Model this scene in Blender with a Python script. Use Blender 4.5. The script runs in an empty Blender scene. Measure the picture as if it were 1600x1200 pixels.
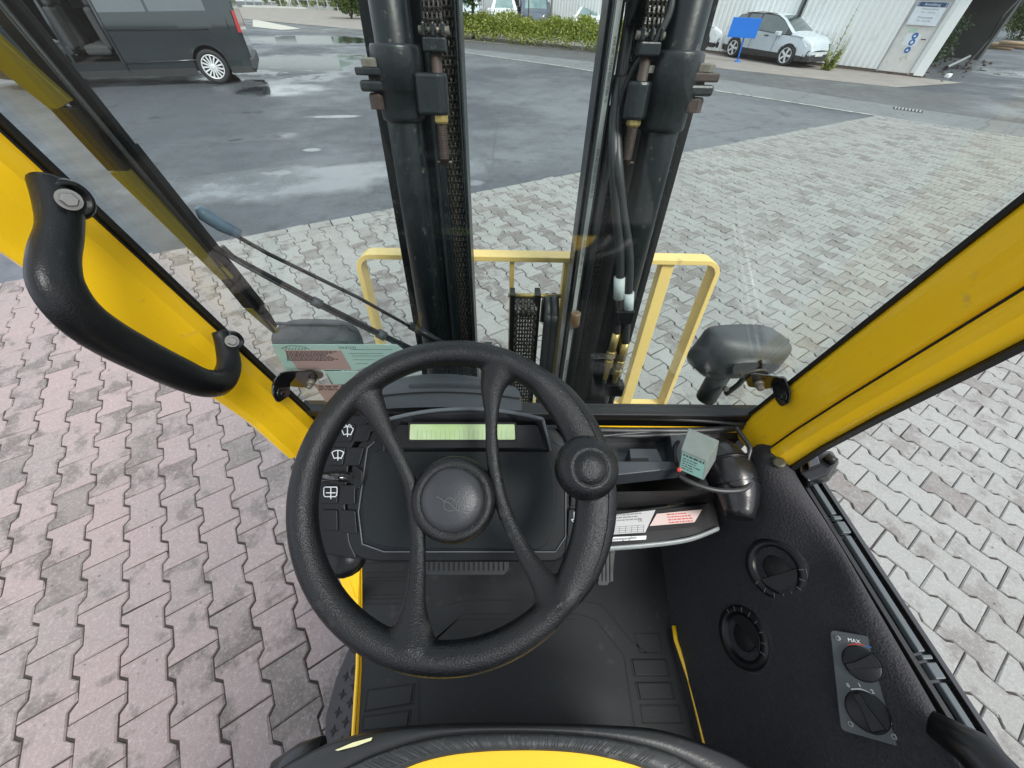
import bpy, bmesh, math, random
from math import sin, cos, pi, radians, sqrt, atan2, hypot
from mathutils import Vector, Matrix
random.seed(7)
SC = bpy.context.scene
COL = SC.collection
# ------------------------------------------------------------------ camera
CAM_H, F = 2.0, 578.0                       # eye height (m) and focal length in pixels of a 1600 px wide picture
ROT = (Matrix.Rotation(radians(-1.8), 3, 'Z') @ Matrix.Rotation(radians(90 - 47.4), 3, 'X') @ Matrix.Rotation(radians(2.0), 3, 'Z'))
cam = bpy.data.objects.new('camera', bpy.data.cameras.new('camera'))
COL.objects.link(cam); SC.camera = cam
cam.data.sensor_width = 36.0; cam.data.lens = F / 1600 * 36.0
cam.data.clip_start = 0.02; cam.data.clip_end = 1500
cam.matrix_world = Matrix.Translation((0, 0, CAM_H)) @ ROT.to_4x4()
# ------------------------------------------------------------------ world, sun, exposure
world = bpy.data.worlds.new('World'); SC.world = world; world.use_nodes = True
wn = world.node_tree.nodes; wl = world.node_tree.links
bg = wn['Background']; bg.inputs['Strength'].default_value = 0.12
sky = wn.new('ShaderNodeTexSky'); sky.sky_type = 'NISHITA'; sky.sun_disc = False
SUN_EL, SUN_AZ = radians(50), radians(140)
sky.sun_elevation = SUN_EL; sky.sun_rotation = SUN_AZ; sky.air_density = 1.0; sky.dust_density = 3.0
tc = wn.new('ShaderNodeTexCoord'); nz = wn.new('ShaderNodeTexNoise')
nz.inputs['Scale'].default_value = 3.0; nz.inputs['Detail'].default_value = 5.0
wl.new(tc.outputs['Generated'], nz.inputs['Vector'])
rp = wn.new('ShaderNodeValToRGB'); rp.color_ramp.elements[0].position = 0.32; rp.color_ramp.elements[1].position = 0.62
rp.color_ramp.elements[0].color = (0.55, .55, .55, 1); rp.color_ramp.elements[1].color = (0.95, .95, .95, 1)
wl.new(nz.outputs['Fac'], rp.inputs['Fac'])
mx = wn.new('ShaderNodeMix'); mx.data_type = 'RGBA'
wl.new(rp.outputs['Color'], mx.inputs[0]); wl.new(sky.outputs['Color'], mx.inputs[6])
mx.inputs[7].default_value = (7.1, 7.5, 8.1, 1)
wl.new(mx.outputs[2], bg.inputs['Color'])
sun = bpy.data.objects.new('sun', bpy.data.lights.new('sun', 'SUN')); COL.objects.link(sun)
sun.data.energy = 2.1; sun.data.angle = radians(18); sun.data.color = (1.0, 0.97, 0.93)
sun.rotation_euler = (radians(90) - SUN_EL, 0, radians(180) - SUN_AZ)
SC.view_settings.view_transform = 'Standard'; SC.view_settings.look = 'None'
SC.view_settings.exposure = 0.88; SC.view_settings.gamma = 1.0; SC.view_settings.use_curve_mapping = False
SC.render.engine = 'CYCLES'
SC.cycles.max_bounces = 8; SC.cycles.transparent_max_bounces = 16

# ------------------------------------------------------------------ geometry of the view: a pixel of the photo -> a point in the place
EYE = Vector((0, 0, CAM_H))
def ray(x, y): return ROT @ Vector(((x - 800) / F, -(y - 600) / F, -1.0))
def pz(x, y, z): r = ray(x, y); return EYE + r * ((z - CAM_H) / r.z)
def py(x, y, Y): r = ray(x, y); return EYE + r * (Y / r.y)
def px(x, y, X): r = ray(x, y); return EYE + r * (X / r.x)
def depth(P): return -(ROT.transposed() @ (Vector(P) - EYE)).z
def ms(P, n): return depth(P) * n / F        # n pixels at P in metres
class Plane:
    def __init__(s, P0, n, right=(1, 0, 0)):
        s.P0 = Vector(P0); s.n = Vector(n).normalized(); r = Vector(right)
        s.r = (r - s.n * r.dot(s.n)).normalized(); s.u = s.n.cross(s.r)
    def at(s, x, y, off=0.0):
        r = ray(x, y); P0 = s.P0 + s.n * off
        return EYE + r * ((P0 - EYE).dot(s.n) / r.dot(s.n))

# ------------------------------------------------------------------ materials
MATS = {}
def mat(name, col, rough=0.5, metal=0.0, col2=None, nscale=8.0, namt=0.5, bump=0.0, bscale=200.0, bdist=0.001,
        spec=0.5, coat=0.0, emit=None, estr=1.0, rvar=0.0, nlo=.35, nhi=.65, sheen=0.0, detail=5.0, dirt=None, dscale=30., dlo=.62, dhi=.7):
    if name in MATS: return MATS[name]
    m = bpy.data.materials.new(name); m.use_nodes = True; MATS[name] = m
    N, L = m.node_tree.nodes, m.node_tree.links
    b = N['Principled BSDF']
    b.inputs['Roughness'].default_value = rough; b.inputs['Metallic'].default_value = metal
    b.inputs['Specular IOR Level'].default_value = spec; b.inputs['Coat Weight'].default_value = coat
    b.inputs['Coat Roughness'].default_value = 0.08
    if sheen: b.inputs['Sheen Weight'].default_value = sheen
    c = (*col, 1); b.inputs['Base Color'].default_value = c
    t = N.new('ShaderNodeTexCoord'); out = None
    if col2 is None: col2 = tuple(x * .82 for x in col)
    n = N.new('ShaderNodeTexNoise'); n.inputs['Scale'].default_value = nscale; n.inputs['Detail'].default_value = detail
    n.inputs['Roughness'].default_value = .6
    L.new(t.outputs['Object'], n.inputs['Vector'])
    r = N.new('ShaderNodeMapRange'); r.inputs[1].default_value = nlo; r.inputs[2].default_value = nhi
    r.inputs[4].default_value = namt; L.new(n.outputs['Fac'], r.inputs[0])
    x = N.new('ShaderNodeMix'); x.data_type = 'RGBA'; L.new(r.outputs[0], x.inputs[0])
    x.inputs[6].default_value = c; x.inputs[7].default_value = (*col2, 1); out = x.outputs[2]
    if dirt:
        n3 = N.new('ShaderNodeTexNoise'); n3.inputs['Scale'].default_value = dscale; n3.inputs['Detail'].default_value = 6
        L.new(t.outputs['Object'], n3.inputs['Vector'])
        r3 = N.new('ShaderNodeMapRange'); r3.inputs[1].default_value = dlo; r3.inputs[2].default_value = dhi; L.new(n3.outputs['Fac'], r3.inputs[0])
        x3 = N.new('ShaderNodeMix'); x3.data_type = 'RGBA'; L.new(r3.outputs[0], x3.inputs[0]); L.new(out, x3.inputs[6]); x3.inputs[7].default_value = (*dirt, 1)
        out = x3.outputs[2]
    L.new(out, b.inputs['Base Color'])
    if rvar:
        rr = N.new('ShaderNodeMapRange'); rr.inputs[1].default_value = .3; rr.inputs[2].default_value = .7
        rr.inputs[3].default_value = max(0.02, rough - rvar); rr.inputs[4].default_value = min(1, rough + rvar)
        L.new(n.outputs['Fac'], rr.inputs[0]); L.new(rr.outputs[0], b.inputs['Roughness'])
    if bump:
        n2 = N.new('ShaderNodeTexNoise'); n2.inputs['Scale'].default_value = bscale; n2.inputs['Detail'].default_value = 3
        L.new(t.outputs['Object'], n2.inputs['Vector'])
        bp = N.new('ShaderNodeBump'); bp.inputs['Strength'].default_value = bump; bp.inputs['Distance'].default_value = bdist
        L.new(n2.outputs['Fac'], bp.inputs['Height']); L.new(bp.outputs['Normal'], b.inputs['Normal'])
    if emit:
        b.inputs['Emission Color'].default_value = (*emit, 1); b.inputs['Emission Strength'].default_value = estr
    return m
def glass(name, tint=(.9, .95, .93), ior=1.45, boost=1.0, rough=0.0, dust=0.0):
    m = bpy.data.materials.new(name); m.use_nodes = True; N, L = m.node_tree.nodes, m.node_tree.links
    for q in list(N):
        if q.type != 'OUTPUT_MATERIAL': N.remove(q)
    o = [q for q in N if q.type == 'OUTPUT_MATERIAL'][0]
    tr = N.new('ShaderNodeBsdfTransparent'); tr.inputs[0].default_value = (*tint, 1)
    gl = N.new('ShaderNodeBsdfGlossy'); gl.inputs['Roughness'].default_value = rough
    fr = N.new('ShaderNodeLayerWeight'); fr.inputs[0].default_value = .5      # Schlick, the same from both faces of the pane
    pw = N.new('ShaderNodeMath'); pw.operation = 'POWER'; pw.inputs[1].default_value = 5.0; L.new(fr.outputs['Facing'], pw.inputs[0])
    mu = N.new('ShaderNodeMath'); mu.operation = 'MULTIPLY_ADD'; mu.inputs[1].default_value = .95; mu.inputs[2].default_value = .04 * boost; mu.use_clamp = True
    L.new(pw.outputs[0], mu.inputs[0])
    ms_ = N.new('ShaderNodeMixShader'); L.new(mu.outputs[0], ms_.inputs[0]); L.new(tr.outputs[0], ms_.inputs[1]); L.new(gl.outputs[0], ms_.inputs[2])
    res = ms_.outputs[0]
    if dust:
        df = N.new('ShaderNodeBsdfDiffuse'); df.inputs[0].default_value = (.7, .72, .7, 1)
        t = N.new('ShaderNodeTexCoord'); n = N.new('ShaderNodeTexNoise'); n.inputs['Scale'].default_value = 5; n.inputs['Detail'].default_value = 8
        L.new(t.outputs['Object'], n.inputs['Vector'])
        r = N.new('ShaderNodeMapRange'); r.inputs[1].default_value = .3; r.inputs[2].default_value = .8; r.inputs[4].default_value = dust; L.new(n.outputs['Fac'], r.inputs[0])
        m2 = N.new('ShaderNodeMixShader'); L.new(r.outputs[0], m2.inputs[0]); L.new(res, m2.inputs[1]); L.new(df.outputs[0], m2.inputs[2]); res = m2.outputs[0]
    L.new(res, o.inputs[0]); return m

M_YEL = mat('yellow_paint', (.99, .61, .014), .30, col2=(.94, .55, .011), nscale=5, coat=.3, bump=.22, bscale=300, bdist=.0008, dirt=(.50, .36, .10), dscale=42, dlo=.66, dhi=.84, rvar=.08)
M_PALE = mat('pale_yellow_paint', (.78, .58, .20), .42, col2=(.70, .50, .17), nscale=6, dirt=(.40, .30, .16), dscale=22, dlo=.62, dhi=.8)
M_BLK = mat('black_plastic', (.012, .013, .014), .40, col2=(.018, .018, .020), nscale=20, bump=.35, bscale=900, bdist=.0008)
M_GRIP = mat('grip_plastic', (.005, .0056, .0065), .34, rvar=.12, spec=.38, col2=(.010, .010, .011), nscale=14, bump=.45, bscale=620, bdist=.0008, dirt=(.07, .07, .068), dscale=24, dlo=.66, dhi=.85)
M_WHEEL = mat('wheel_rubber', (.005, .0056, .0065), .34, rvar=.12, spec=.36, col2=(.010, .010, .0105), nscale=16, bump=.6, bscale=620, bdist=.0012, dirt=(.035, .033, .032), dscale=30, dlo=.66, dhi=.8)
M_SATIN = mat('satin_black', (.0055, .006, .007), .32, spec=.32, col2=(.009, .009, .010), nscale=20, bump=.1, bscale=500)
M_GLOSS = mat('gloss_black', (.010, .010, .011), .14, coat=.6, nscale=10)
M_PAD = mat('switch_black', (.008, .0088, .010), .40, spec=.27, bump=.1, bscale=900, dirt=(.05, .05, .05), dscale=60, dlo=.68, dhi=.8)
M_SEAM = mat('dark_seam', (.004, .004, .004), .7)
M_SEAL = mat('rubber_seal', (.010, .010, .010), .45, bump=.2, bscale=200)
M_FOAM = mat('moulded_foam', (.027, .0265, .030), .62, col2=(.017, .017, .0195), nscale=9, bump=1.0, bscale=260, bdist=.0035, sheen=.1, dirt=(.038, .037, .041), dscale=150, dlo=.5, dhi=.8, spec=.2)
M_MAT = mat('floor_rubber', (.0115, .0135, .015), .5, spec=.35, col2=(.020, .022, .024), nscale=7, bump=.3, bscale=300, dirt=(.045, .045, .042), dscale=26, dlo=.64, dhi=.86, rvar=.12)
M_MAST = mat('mast_paint', (.0045, .0075, .009), .36, spec=.34, col2=(.009, .012, .014), nscale=14, bump=.35, bscale=90, dirt=(.085, .08, .07), dscale=75, dlo=.62, dhi=.74, rvar=.1)
M_CAST = mat('cast_iron_paint', (.012, .016, .019), .36, spec=.4, col2=(.020, .025, .028), nscale=20, bump=.5, bscale=90, bdist=.002, dirt=(.12, .11, .10), dscale=80, dlo=.68, dhi=.76)
M_GREASE = mat('greasy_chain', (.022, .020, .017), .30, col2=(.05, .042, .034), nscale=60, bump=.8, bscale=160, bdist=.002, rvar=.15)
M_RUST = mat('rusty_steel', (.040, .028, .024), .6, col2=(.07, .040, .028), nscale=60, bump=.5, bscale=300)
M_STEEL = mat('zinc_steel', (.24, .24, .23), .35, .7, col2=(.25, .22, .18), nscale=50)
M_BRASS = mat('zinc_yellow_fitting', (.50, .38, .14), .35, .6, col2=(.30, .22, .10), nscale=60)
M_BOLT = mat('dirty_bolt', (.20, .19, .16), .5, .4, col2=(.10, .07, .05), nscale=80)
M_HOSE = mat('hose_rubber', (.022, .024, .026), .42, col2=(.035, .036, .037), nscale=30, bump=.2, bscale=300)
M_SILVER = mat('silver_label', (.52, .53, .53), .32, .25, col2=(.45, .46, .46), nscale=12)
M_PINK = mat('pink_label', (.62, .50, .46), .4)
M_WPRINT = mat('white_print', (.72, .74, .74), .5)
M_GPRINT = mat('grey_print', (.20, .21, .21), .5)
M_BPRINT = mat('black_print', (.03, .03, .03), .6)
M_LOGO = mat('logo_line', (.11, .11, .112), .4)
M_RED = mat('red_print', (.55, .06, .05), .5)
M_BLUE = mat('blue_print', (.02, .13, .40), .5)
M_LCD = mat('lcd_glass', (.30, .42, .16), .10, col2=(.52, .60, .42), nscale=9, namt=1, coat=.5, emit=(.32, .50, .16), estr=.10)
M_TRIM = mat('grey_trim', (.26, .29, .29), .35, col2=(.18, .2, .2), nscale=30)
M_GREEN = mat('green_sticker', (.40, .60, .52), .5, col2=(.34, .52, .45), nscale=25)
M_BROWN = mat('brown_sticker', (.42, .30, .27), .55, col2=(.36, .26, .23), nscale=25)
M_DGREEN = mat('box_label', (.17, .31, .28), .5)
M_GREY = mat('grey_box', (.15, .18, .165), .5, col2=(.10, .12, .11), nscale=40)
M_GLASS = glass('windscreen_glass', (.93, .968, .952), 1.5, 1.35, 0.0, .006)
M_PAPER = mat('torn_label', (.75, .72, .40), .6)

# ------------------------------------------------------------------ mesh helpers
class MB:
    def __init__(s): s.v = []; s.f = []; s.sm = []
    def add(s, vs, fs, smooth=False):
        o = len(s.v); s.v += [Vector(v) for v in vs]; s.f += [tuple(i + o for i in f) for f in fs]; s.sm += [smooth] * len(fs); return s
    def box(s, c, d, R=None):
        c = Vector(c); vs = []
        for x in (-.5, .5):
            for y in (-.5, .5):
                for z in (-.5, .5):
                    q = Vector((x * d[0], y * d[1], z * d[2])); vs.append(c + (R @ q if R else q))
        return s.add(vs, [(0, 1, 3, 2), (4, 6, 7, 5), (0, 4, 5, 1), (2, 3, 7, 6), (0, 2, 6, 4), (1, 5, 7, 3)])
    def prism(s, pts, off):
        off = Vector(off); n = len(pts); a = [Vector(p) for p in pts]; vs = a + [p + off for p in a]
        return s.add(vs, [tuple(range(n))[::-1], tuple(range(n, 2 * n))] + [(i, (i + 1) % n, n + (i + 1) % n, n + i) for i in range(n)])
    def frustum(s, a, b, smooth=False):
        n = len(a); vs = list(a) + list(b)
        return s.add(vs, [tuple(range(n))[::-1], tuple(range(n, 2 * n))] + [(i, (i + 1) % n, n + (i + 1) % n, n + i) for i in range(n)], smooth)
    def tube(s, pts, rad, n=10, closed=False, flat=1.0, up=None, cap=True):
        pts = [Vector(p) for p in pts]; m = len(pts)
        if not hasattr(rad, '__len__'): rad = [rad] * m
        vs = []; prev = None
        for i, p in enumerate(pts):
            if closed: t = pts[(i + 1) % m] - pts[i - 1]
            else: t = pts[min(i + 1, m - 1)] - pts[max(i - 1, 0)]
            t.normalize()
            if up is not None: a = Vector(up)
            elif prev is not None: a = prev
            else: a = Vector((0, 0, 1)) if abs(t.z) < .9 else Vector((1, 0, 0))
            a = (a - t * a.dot(t)).normalized(); b = t.cross(a); prev = a
            r = rad[i]; ra, rb = (r if not hasattr(r, '__len__') else r[0]), (r * flat if not hasattr(r, '__len__') else r[1])
            for k in range(n):
                th = 2 * pi * k / n; vs.append(p + a * (cos(th) * ra) + b * (sin(th) * rb))
        fs = []
        for i in range(m if closed else m - 1):
            j = (i + 1) % m
            for k in range(n): fs.append((i * n + k, i * n + (k + 1) % n, j * n + (k + 1) % n, j * n + k))
        s.add(vs, fs, True)
        if cap and not closed:
            o = len(s.v) - len(vs); s.f.append(tuple(o + k for k in range(n))[::-1]); s.f.append(tuple(o + (m - 1) * n + k for k in range(n))); s.sm += [False, False]
        return s
    def lathe(s, prof, C, ax, n=24, smooth=True, caps=True):
        C = Vector(C); ax = Vector(ax).normalized(); a = ax.orthogonal().normalized(); b = ax.cross(a); vs = []; fs = []
        for (r, h) in prof:
            for k in range(n):
                th = 2 * pi * k / n; vs.append(C + ax * h + (a * cos(th) + b * sin(th)) * r)
        for i in range(len(prof) - 1):
            for k in range(n): fs.append((i * n + k, i * n + (k + 1) % n, (i + 1) * n + (k + 1) % n, (i + 1) * n + k))
        s.add(vs, fs, smooth); o = len(s.v) - len(vs)
        if not caps: return s
        s.f.append(tuple(o + k for k in range(n))[::-1]); s.f.append(tuple(o + (len(prof) - 1) * n + k for k in range(n))); s.sm += [False, False]
        return s
    def grid(s, rows, smooth=True, close=False):
        m, n = len(rows), len(rows[0]); vs = [p for r in rows for p in r]; fs = []
        for i in range(m - 1):
            for k in range(n if close else n - 1): fs.append((i * n + k, i * n + (k + 1) % n, (i + 1) * n + (k + 1) % n, (i + 1) * n + k))
        return s.add(vs, fs, smooth)
    def hexbolt(s, C, ax, r, h):
        return s.lathe([(r, 0), (r, h * .85), (r * .85, h)], C, ax, 6, False)
    def build(s, name, m, parent=None, bevel=0.0, seg=2, subsurf=0, local=False):
        me = bpy.data.meshes.new(name)
        o0 = Vector((0, 0, 0))
        if parent is not None and not local:
            t = parent
            while t.parent: t = t.parent
            o0 = t.location
        me.from_pydata([v - o0 for v in s.v], [], s.f); me.polygons.foreach_set('use_smooth', s.sm)
        bm = bmesh.new(); bm.from_mesh(me); bmesh.ops.recalc_face_normals(bm, faces=bm.faces); bm.to_mesh(me); bm.free()
        me.materials.append(m); o = bpy.data.objects.new(name, me); COL.objects.link(o)
        if parent is not None: o.parent = parent
        if bevel:
            b = o.modifiers.new('bevel', 'BEVEL'); b.width = bevel; b.segments = seg; b.limit_method = 'ANGLE'; b.angle_limit = radians(35)
            b.harden_normals = False
        if subsurf:
            b = o.modifiers.new('sub', 'SUBSURF'); b.levels = subsurf; b.render_levels = subsurf
        return o
def tag(o, label=None, cat=None, group=None, kind=None):
    if label: o['label'] = label
    if cat: o['category'] = cat
    if group: o['group'] = group
    if kind: o['kind'] = kind
    return o
def empty(name, loc, label, cat, group=None, rz=0):
    o = bpy.data.objects.new(name, None); COL.objects.link(o); o.location = loc; o.rotation_euler = (0, 0, rz); o.empty_display_size = .1
    return tag(o, label, cat, group)
def smooth_path(P, n=6, closed=False):            # Catmull-Rom; items may be Vectors or tuples of floats
    P = [Vector(p) for p in P]; out = []; m = len(P)
    for i in range(m if closed else m - 1):
        if closed: a, b, c, d = P[i - 1], P[i], P[(i + 1) % m], P[(i + 2) % m]
        else: a, b, c, d = P[max(i - 1, 0)], P[i], P[i + 1], P[min(i + 2, m - 1)]
        for k in range(n):
            t = k / n; out.append(.5 * ((2 * b) + (c - a) * t + (2 * a - 5 * b + 4 * c - d) * t * t + (3 * b - a - 3 * c + d) * t ** 3))
    if not closed: out.append(P[-1])
    return out
def rounded(pts, r, n=4):                          # round the corners of a planar polygon
    pts = [Vector(p) for p in pts]; out = []
    for i, p in enumerate(pts):
        a = pts[i - 1] - p; b = pts[(i + 1) % len(pts)] - p; rr = min(r, a.length * .45, b.length * .45)
        A = p + a.normalized() * rr; B = p + b.normalized() * rr
        for k in range(n + 1):
            t = k / n; out.append(A * (1 - t) ** 2 + p * 2 * t * (1 - t) + B * t * t)
    return out
def plate(pl, pix, h0, h1, r=0.0, n=4):            # a plate whose outline is given on a plane
    pts = [pl.at(*p, h0) for p in pix]
    if r: pts = rounded(pts, r, n)
    return MB().prism(pts, pl.n * (h1 - h0))
def ribbon(mb, pts, w, nrm, h=0.0004):             # a flat printed stroke
    pts = [Vector(p) for p in pts]; nrm = Vector(nrm)
    for a, b in zip(pts, pts[1:]):
        d = (b - a)
        if d.length < 1e-6: continue
        d.normalize(); s = nrm.cross(d) * (w / 2); e = d * (w / 2)
        mb.prism([a - e - s, b + e - s, b + e + s, a - e + s], nrm * h)
    return mb
def text(s, size, P, right, up, m, parent, name='lettering', shear=0.0, align='LEFT'):
    cu = bpy.data.curves.new('t', 'FONT'); cu.body = s; cu.size = size; cu.align_x = align; cu.resolution_u = 3
    ob = bpy.data.objects.new('t', cu); COL.objects.link(ob)
    bpy.context.view_layer.update()
    me = bpy.data.meshes.new_from_object(ob.evaluated_get(bpy.context.evaluated_depsgraph_get()))
    t = parent
    while t.parent: t = t.parent
    P = Vector(P) - t.location; right = Vector(right).normalized(); up = Vector(up).normalized()
    for v in me.vertices: v.co = P + right * v.co.x + up * v.co.y
    bpy.data.objects.remove(ob); bpy.data.curves.remove(cu)
    me.name = name; me.materials.clear(); me.materials.append(m)
    o = bpy.data.objects.new(name, me); COL.objects.link(o); o.parent = parent
    return o
def greek(mb, P, right, up, w, lh, n, nrm, seed=1, th=.45, fill=.9):    # rows of tiny illegible print
    rnd = random.Random(seed); right = Vector(right).normalized(); up = Vector(up).normalized()
    for k in range(n):
        x = 0; y = -k * lh
        while x < w * rnd.uniform(fill - .15, fill + .1):
            l = rnd.uniform(.4, 1.6) * lh; l = min(l, w - x)
            if l <= 0: break
            a = Vector(P) + right * x + up * y
            mb.prism([a, a + right * l, a + right * l + up * lh * th, a + up * lh * th], Vector(nrm) * .0003); x += l + lh * .35
    return mb
# =================================================================== OUTSIDE
def asphalt(name, col, wet, dry, rough=.75, col2=None):
    m = bpy.data.materials.new(name); m.use_nodes = True; N, L = m.node_tree.nodes, m.node_tree.links; b = N['Principled BSDF']
    t = N.new('ShaderNodeTexCoord')
    def noise(sc, det=6, ro=.6):
        n = N.new('ShaderNodeTexNoise'); n.inputs['Scale'].default_value = sc; n.inputs['Detail'].default_value = det; n.inputs['Roughness'].default_value = ro
        L.new(t.outputs['Object'], n.inputs['Vector']); return n.outputs['Fac']
    def mr(v, a, b_, c, d):
        r = N.new('ShaderNodeMapRange'); r.inputs[1].default_value = a; r.inputs[2].default_value = b_; r.inputs[3].default_value = c; r.inputs[4].default_value = d; L.new(v, r.inputs[0]); return r.outputs[0]
    def op(o, a, c):
        q = N.new('ShaderNodeMath'); q.operation = o; q.use_clamp = (o != 'MAXIMUM')
        for i, x in enumerate((a, c)):
            if hasattr(x, 'is_output') or hasattr(x, 'links'): L.new(x, q.inputs[i])
            else: q.inputs[i].default_value = x
        return q.outputs[0]
    def mixc(f, a, c):
        x = N.new('ShaderNodeMix'); x.data_type = 'RGBA'; L.new(f, x.inputs[0])
        for i, v in ((6, a), (7, c)):
            if hasattr(v, 'links'): L.new(v, x.inputs[i])
            else: x.inputs[i].default_value = (*v, 1)
        return x.outputs[2]
    def blobs(lst, n, wob):
        res = None
        for (x, y, rx, ry, ang, s) in lst:
            mp = N.new('ShaderNodeMapping'); mp.vector_type = 'TEXTURE'; mp.inputs['Location'].default_value = (x, y, 0); mp.inputs['Rotation'].default_value = (0, 0, radians(ang)); mp.inputs['Scale'].default_value = (rx, ry, 1e3)
            L.new(t.outputs['Object'], mp.inputs['Vector'])
            le = N.new('ShaderNodeVectorMath'); le.operation = 'LENGTH'; L.new(mp.outputs[0], le.inputs[0])
            v = mr(le.outputs['Value'], 1.15, .55, 0, s); res = v if res is None else op('MAXIMUM', res, v)
        if res is None: return None
        w = mr(n, .32, .68, -wob, wob); a = N.new('ShaderNodeMath'); a.operation = 'ADD'; L.new(res, a.inputs[0]); L.new(w, a.inputs[1])
        return mr(op('MULTIPLY', a.outputs[0], mr(res, 0, .12, 0, 1)), .12, .95, 0, 1)
    fine = noise(170, 3); med = noise(9, 8, .7); big = noise(.55, 8, .65)
    c = mixc(mr(big, .38, .62, 0, 1), col, col2 or tuple(x * 1.35 for x in col))
    D = blobs(dry, big, .35)
    if D is not None: c = mixc(D, c, (.125, .135, .142))
    c = mixc(mr(med, .52, .70, 0, .55), c, tuple(x * 1.9 for x in col)); c = mixc(mr(noise(30, 8, .85), .49, .64, 0, .7), c, tuple(x * 2.4 for x in col)); c = mixc(mr(noise(2.3, 10, .85), .53, .60, 0, .6), c, tuple(x * .6 for x in col)); c = mixc(mr(noise(14, 9, .85), .56, .62, 0, .55), c, (.035, .036, .04))
    c = mixc(mr(fine, .52, .75, 0, .6), c, (.19, .19, .19))
    c = mixc(mr(fine, .46, .3, 0, .5), c, (.02, .02, .022))
    # tar seams and old cracks
    vo = N.new('ShaderNodeTexVoronoi'); vo.feature = 'DISTANCE_TO_EDGE'; vo.inputs['Scale'].default_value = .33
    dn = N.new('ShaderNodeMix'); dn.data_type = 'VECTOR'; dn.inputs[0].default_value = .12
    nn = N.new('ShaderNodeTexNoise'); nn.inputs['Scale'].default_value = 1.5; nn.inputs['Detail'].default_value = 5; L.new(t.outputs['Object'], nn.inputs['Vector'])
    L.new(t.outputs['Object'], dn.inputs[4]); L.new(nn.outputs['Color'], dn.inputs[5]); L.new(dn.outputs[1], vo.inputs['Vector'])
    c = mixc(mr(vo.outputs['Distance'], .006, .002, 0, .35), c, (.035, .035, .038))
    W = blobs(wet, noise(1.3, 8, .62), .38)
    if W is not None:
        c = mixc(W, c, tuple(x * .55 for x in col)); rg = mr(W, 0, 1, rough, .05)
        base = mr(big, .4, .62, rough, .38); mm = N.new('ShaderNodeMath'); mm.operation = 'MINIMUM'; L.new(rg, mm.inputs[0]); L.new(base, mm.inputs[1])
        L.new(mm.outputs[0], b.inputs['Roughness']); L.new(mr(W, 0, 1, .5, 1.0), b.inputs['Specular IOR Level'])
    else: b.inputs['Roughness'].default_value = rough
    if W is not None: L.new(mr(W, .15, 1, 1.45, 2.15), b.inputs['IOR'])
    L.new(c, b.inputs['Base Color'])
    bp = N.new('ShaderNodeBump'); bp.inputs['Distance'].default_value = .004; L.new(fine, bp.inputs['Height'])
    if W is not None: L.new(mr(W, 0, 1, .6, .02), bp.inputs['Strength'])
    else: bp.inputs['Strength'].default_value = .6
    L.new(bp.outputs[0], b.inputs['Normal']); return m
def g2(x, y): p = pz(x, y, 0); return (p.x, p.y)
def blob(x, y, rx, ry, ang=0, s=1.0): p = g2(x, y); return (p[0], p[1], rx, ry, ang, s)
wet = [blob(440, 285, 1.9, .75, 12, .85), blob(560, 268, 1.2, .45, 14, 1.0), blob(380, 300, 1.2, .5, 12, .6), blob(430, 118, 2.6, 1.6, 30, .95), blob(540, 90, 2.2, 1.2, 20, .8), blob(487, 234, .17, .10, 10, 1.3), blob(470, 100, 2.2, 2.6, 40, 1.1), blob(490, 62, 3.5, 2.2, 10, 1.2), blob(440, 140, 1.3, .9, 20, 1.0),
       blob(740, 262, .28, .5, 0, .85), blob(320, 180, 1.4, .7, 20, .45), blob(520, 182, .6, .14, 10, .95), blob(1580, 115, 3, 1.6, -40, .7), blob(380, 215, 1.2, .3, 15, .5), blob(740, 285, .2, .15, 0, .9)]
dry = [(4.2, 10.5, 5.2, 4.2, -35, 1.0), (1.2, 7.8, 2.4, 1.6, 20, .8), (-3, 19, 5, 3, -30, .7)]
M_LOT = asphalt('lot_asphalt', (.046, .052, .060), wet, dry)
M_ROAD = asphalt('road_asphalt', (.068, .070, .072), [blob(1560, 105, 3, 1.2, -40, .8)], [], .8)
M_GUT = asphalt('gutter_asphalt', (.115, .122, .125), [], [], .8)
M_SOIL = mat('soil', (.20, .155, .12), .95, col2=(.12, .09, .07), nscale=3, bump=1, bscale=20, bdist=.03)
M_WALK = mat('walk', (.26, .235, .215), .9, col2=(.17, .15, .135), nscale=1.5, bump=.6, bscale=30, bdist=.01)
def sheet(name, pts, z, m, kind='structure', parent=None):
    return tag(MB().add([(x, y, z) for x, y in pts], [tuple(range(len(pts)))]).build(name, m, parent), kind=kind)
sheet('ground', [(-400, -300), (400, -300), (400, 500), (-400, 500)], 0, M_LOT)
def along(a, b, t): return (a[0] + (b[0] - a[0]) * t, a[1] + (b[1] - a[1]) * t)
FAR = [(-22.5, 36.0), (-9, 28.6), g2(716, 63), g2(935, 83), g2(1150, 110), g2(1400, 137)]
NEAR = [(-21, 32), (-8.5, 25), g2(720, 75), g2(935, 98), g2(1150, 128), g2(1390, 165)]
_c = Vector(g2(1370, 182)); _r = (Vector(g2(1600, 217)) - _c).normalized() * 22
FAR.append((FAR[-1][0] + _r.x + 2, FAR[-1][1] + _r.y)); NEAR.append((NEAR[-1][0] + _r.x, NEAR[-1][1] + _r.y))
sheet('road', FAR + NEAR[::-1], .004, M_ROAD)
WL = [g2(722, 82), g2(880, 104), g2(1045, 131), g2(1210, 156), g2(1368, 181)]
sheet('gutter', NEAR[2:7] + [(_c.x + _r.x, _c.y + _r.y), (_c.x, _c.y)] + WL[::-1][1:] , .0065, M_GUT)
ln = MB()
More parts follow.
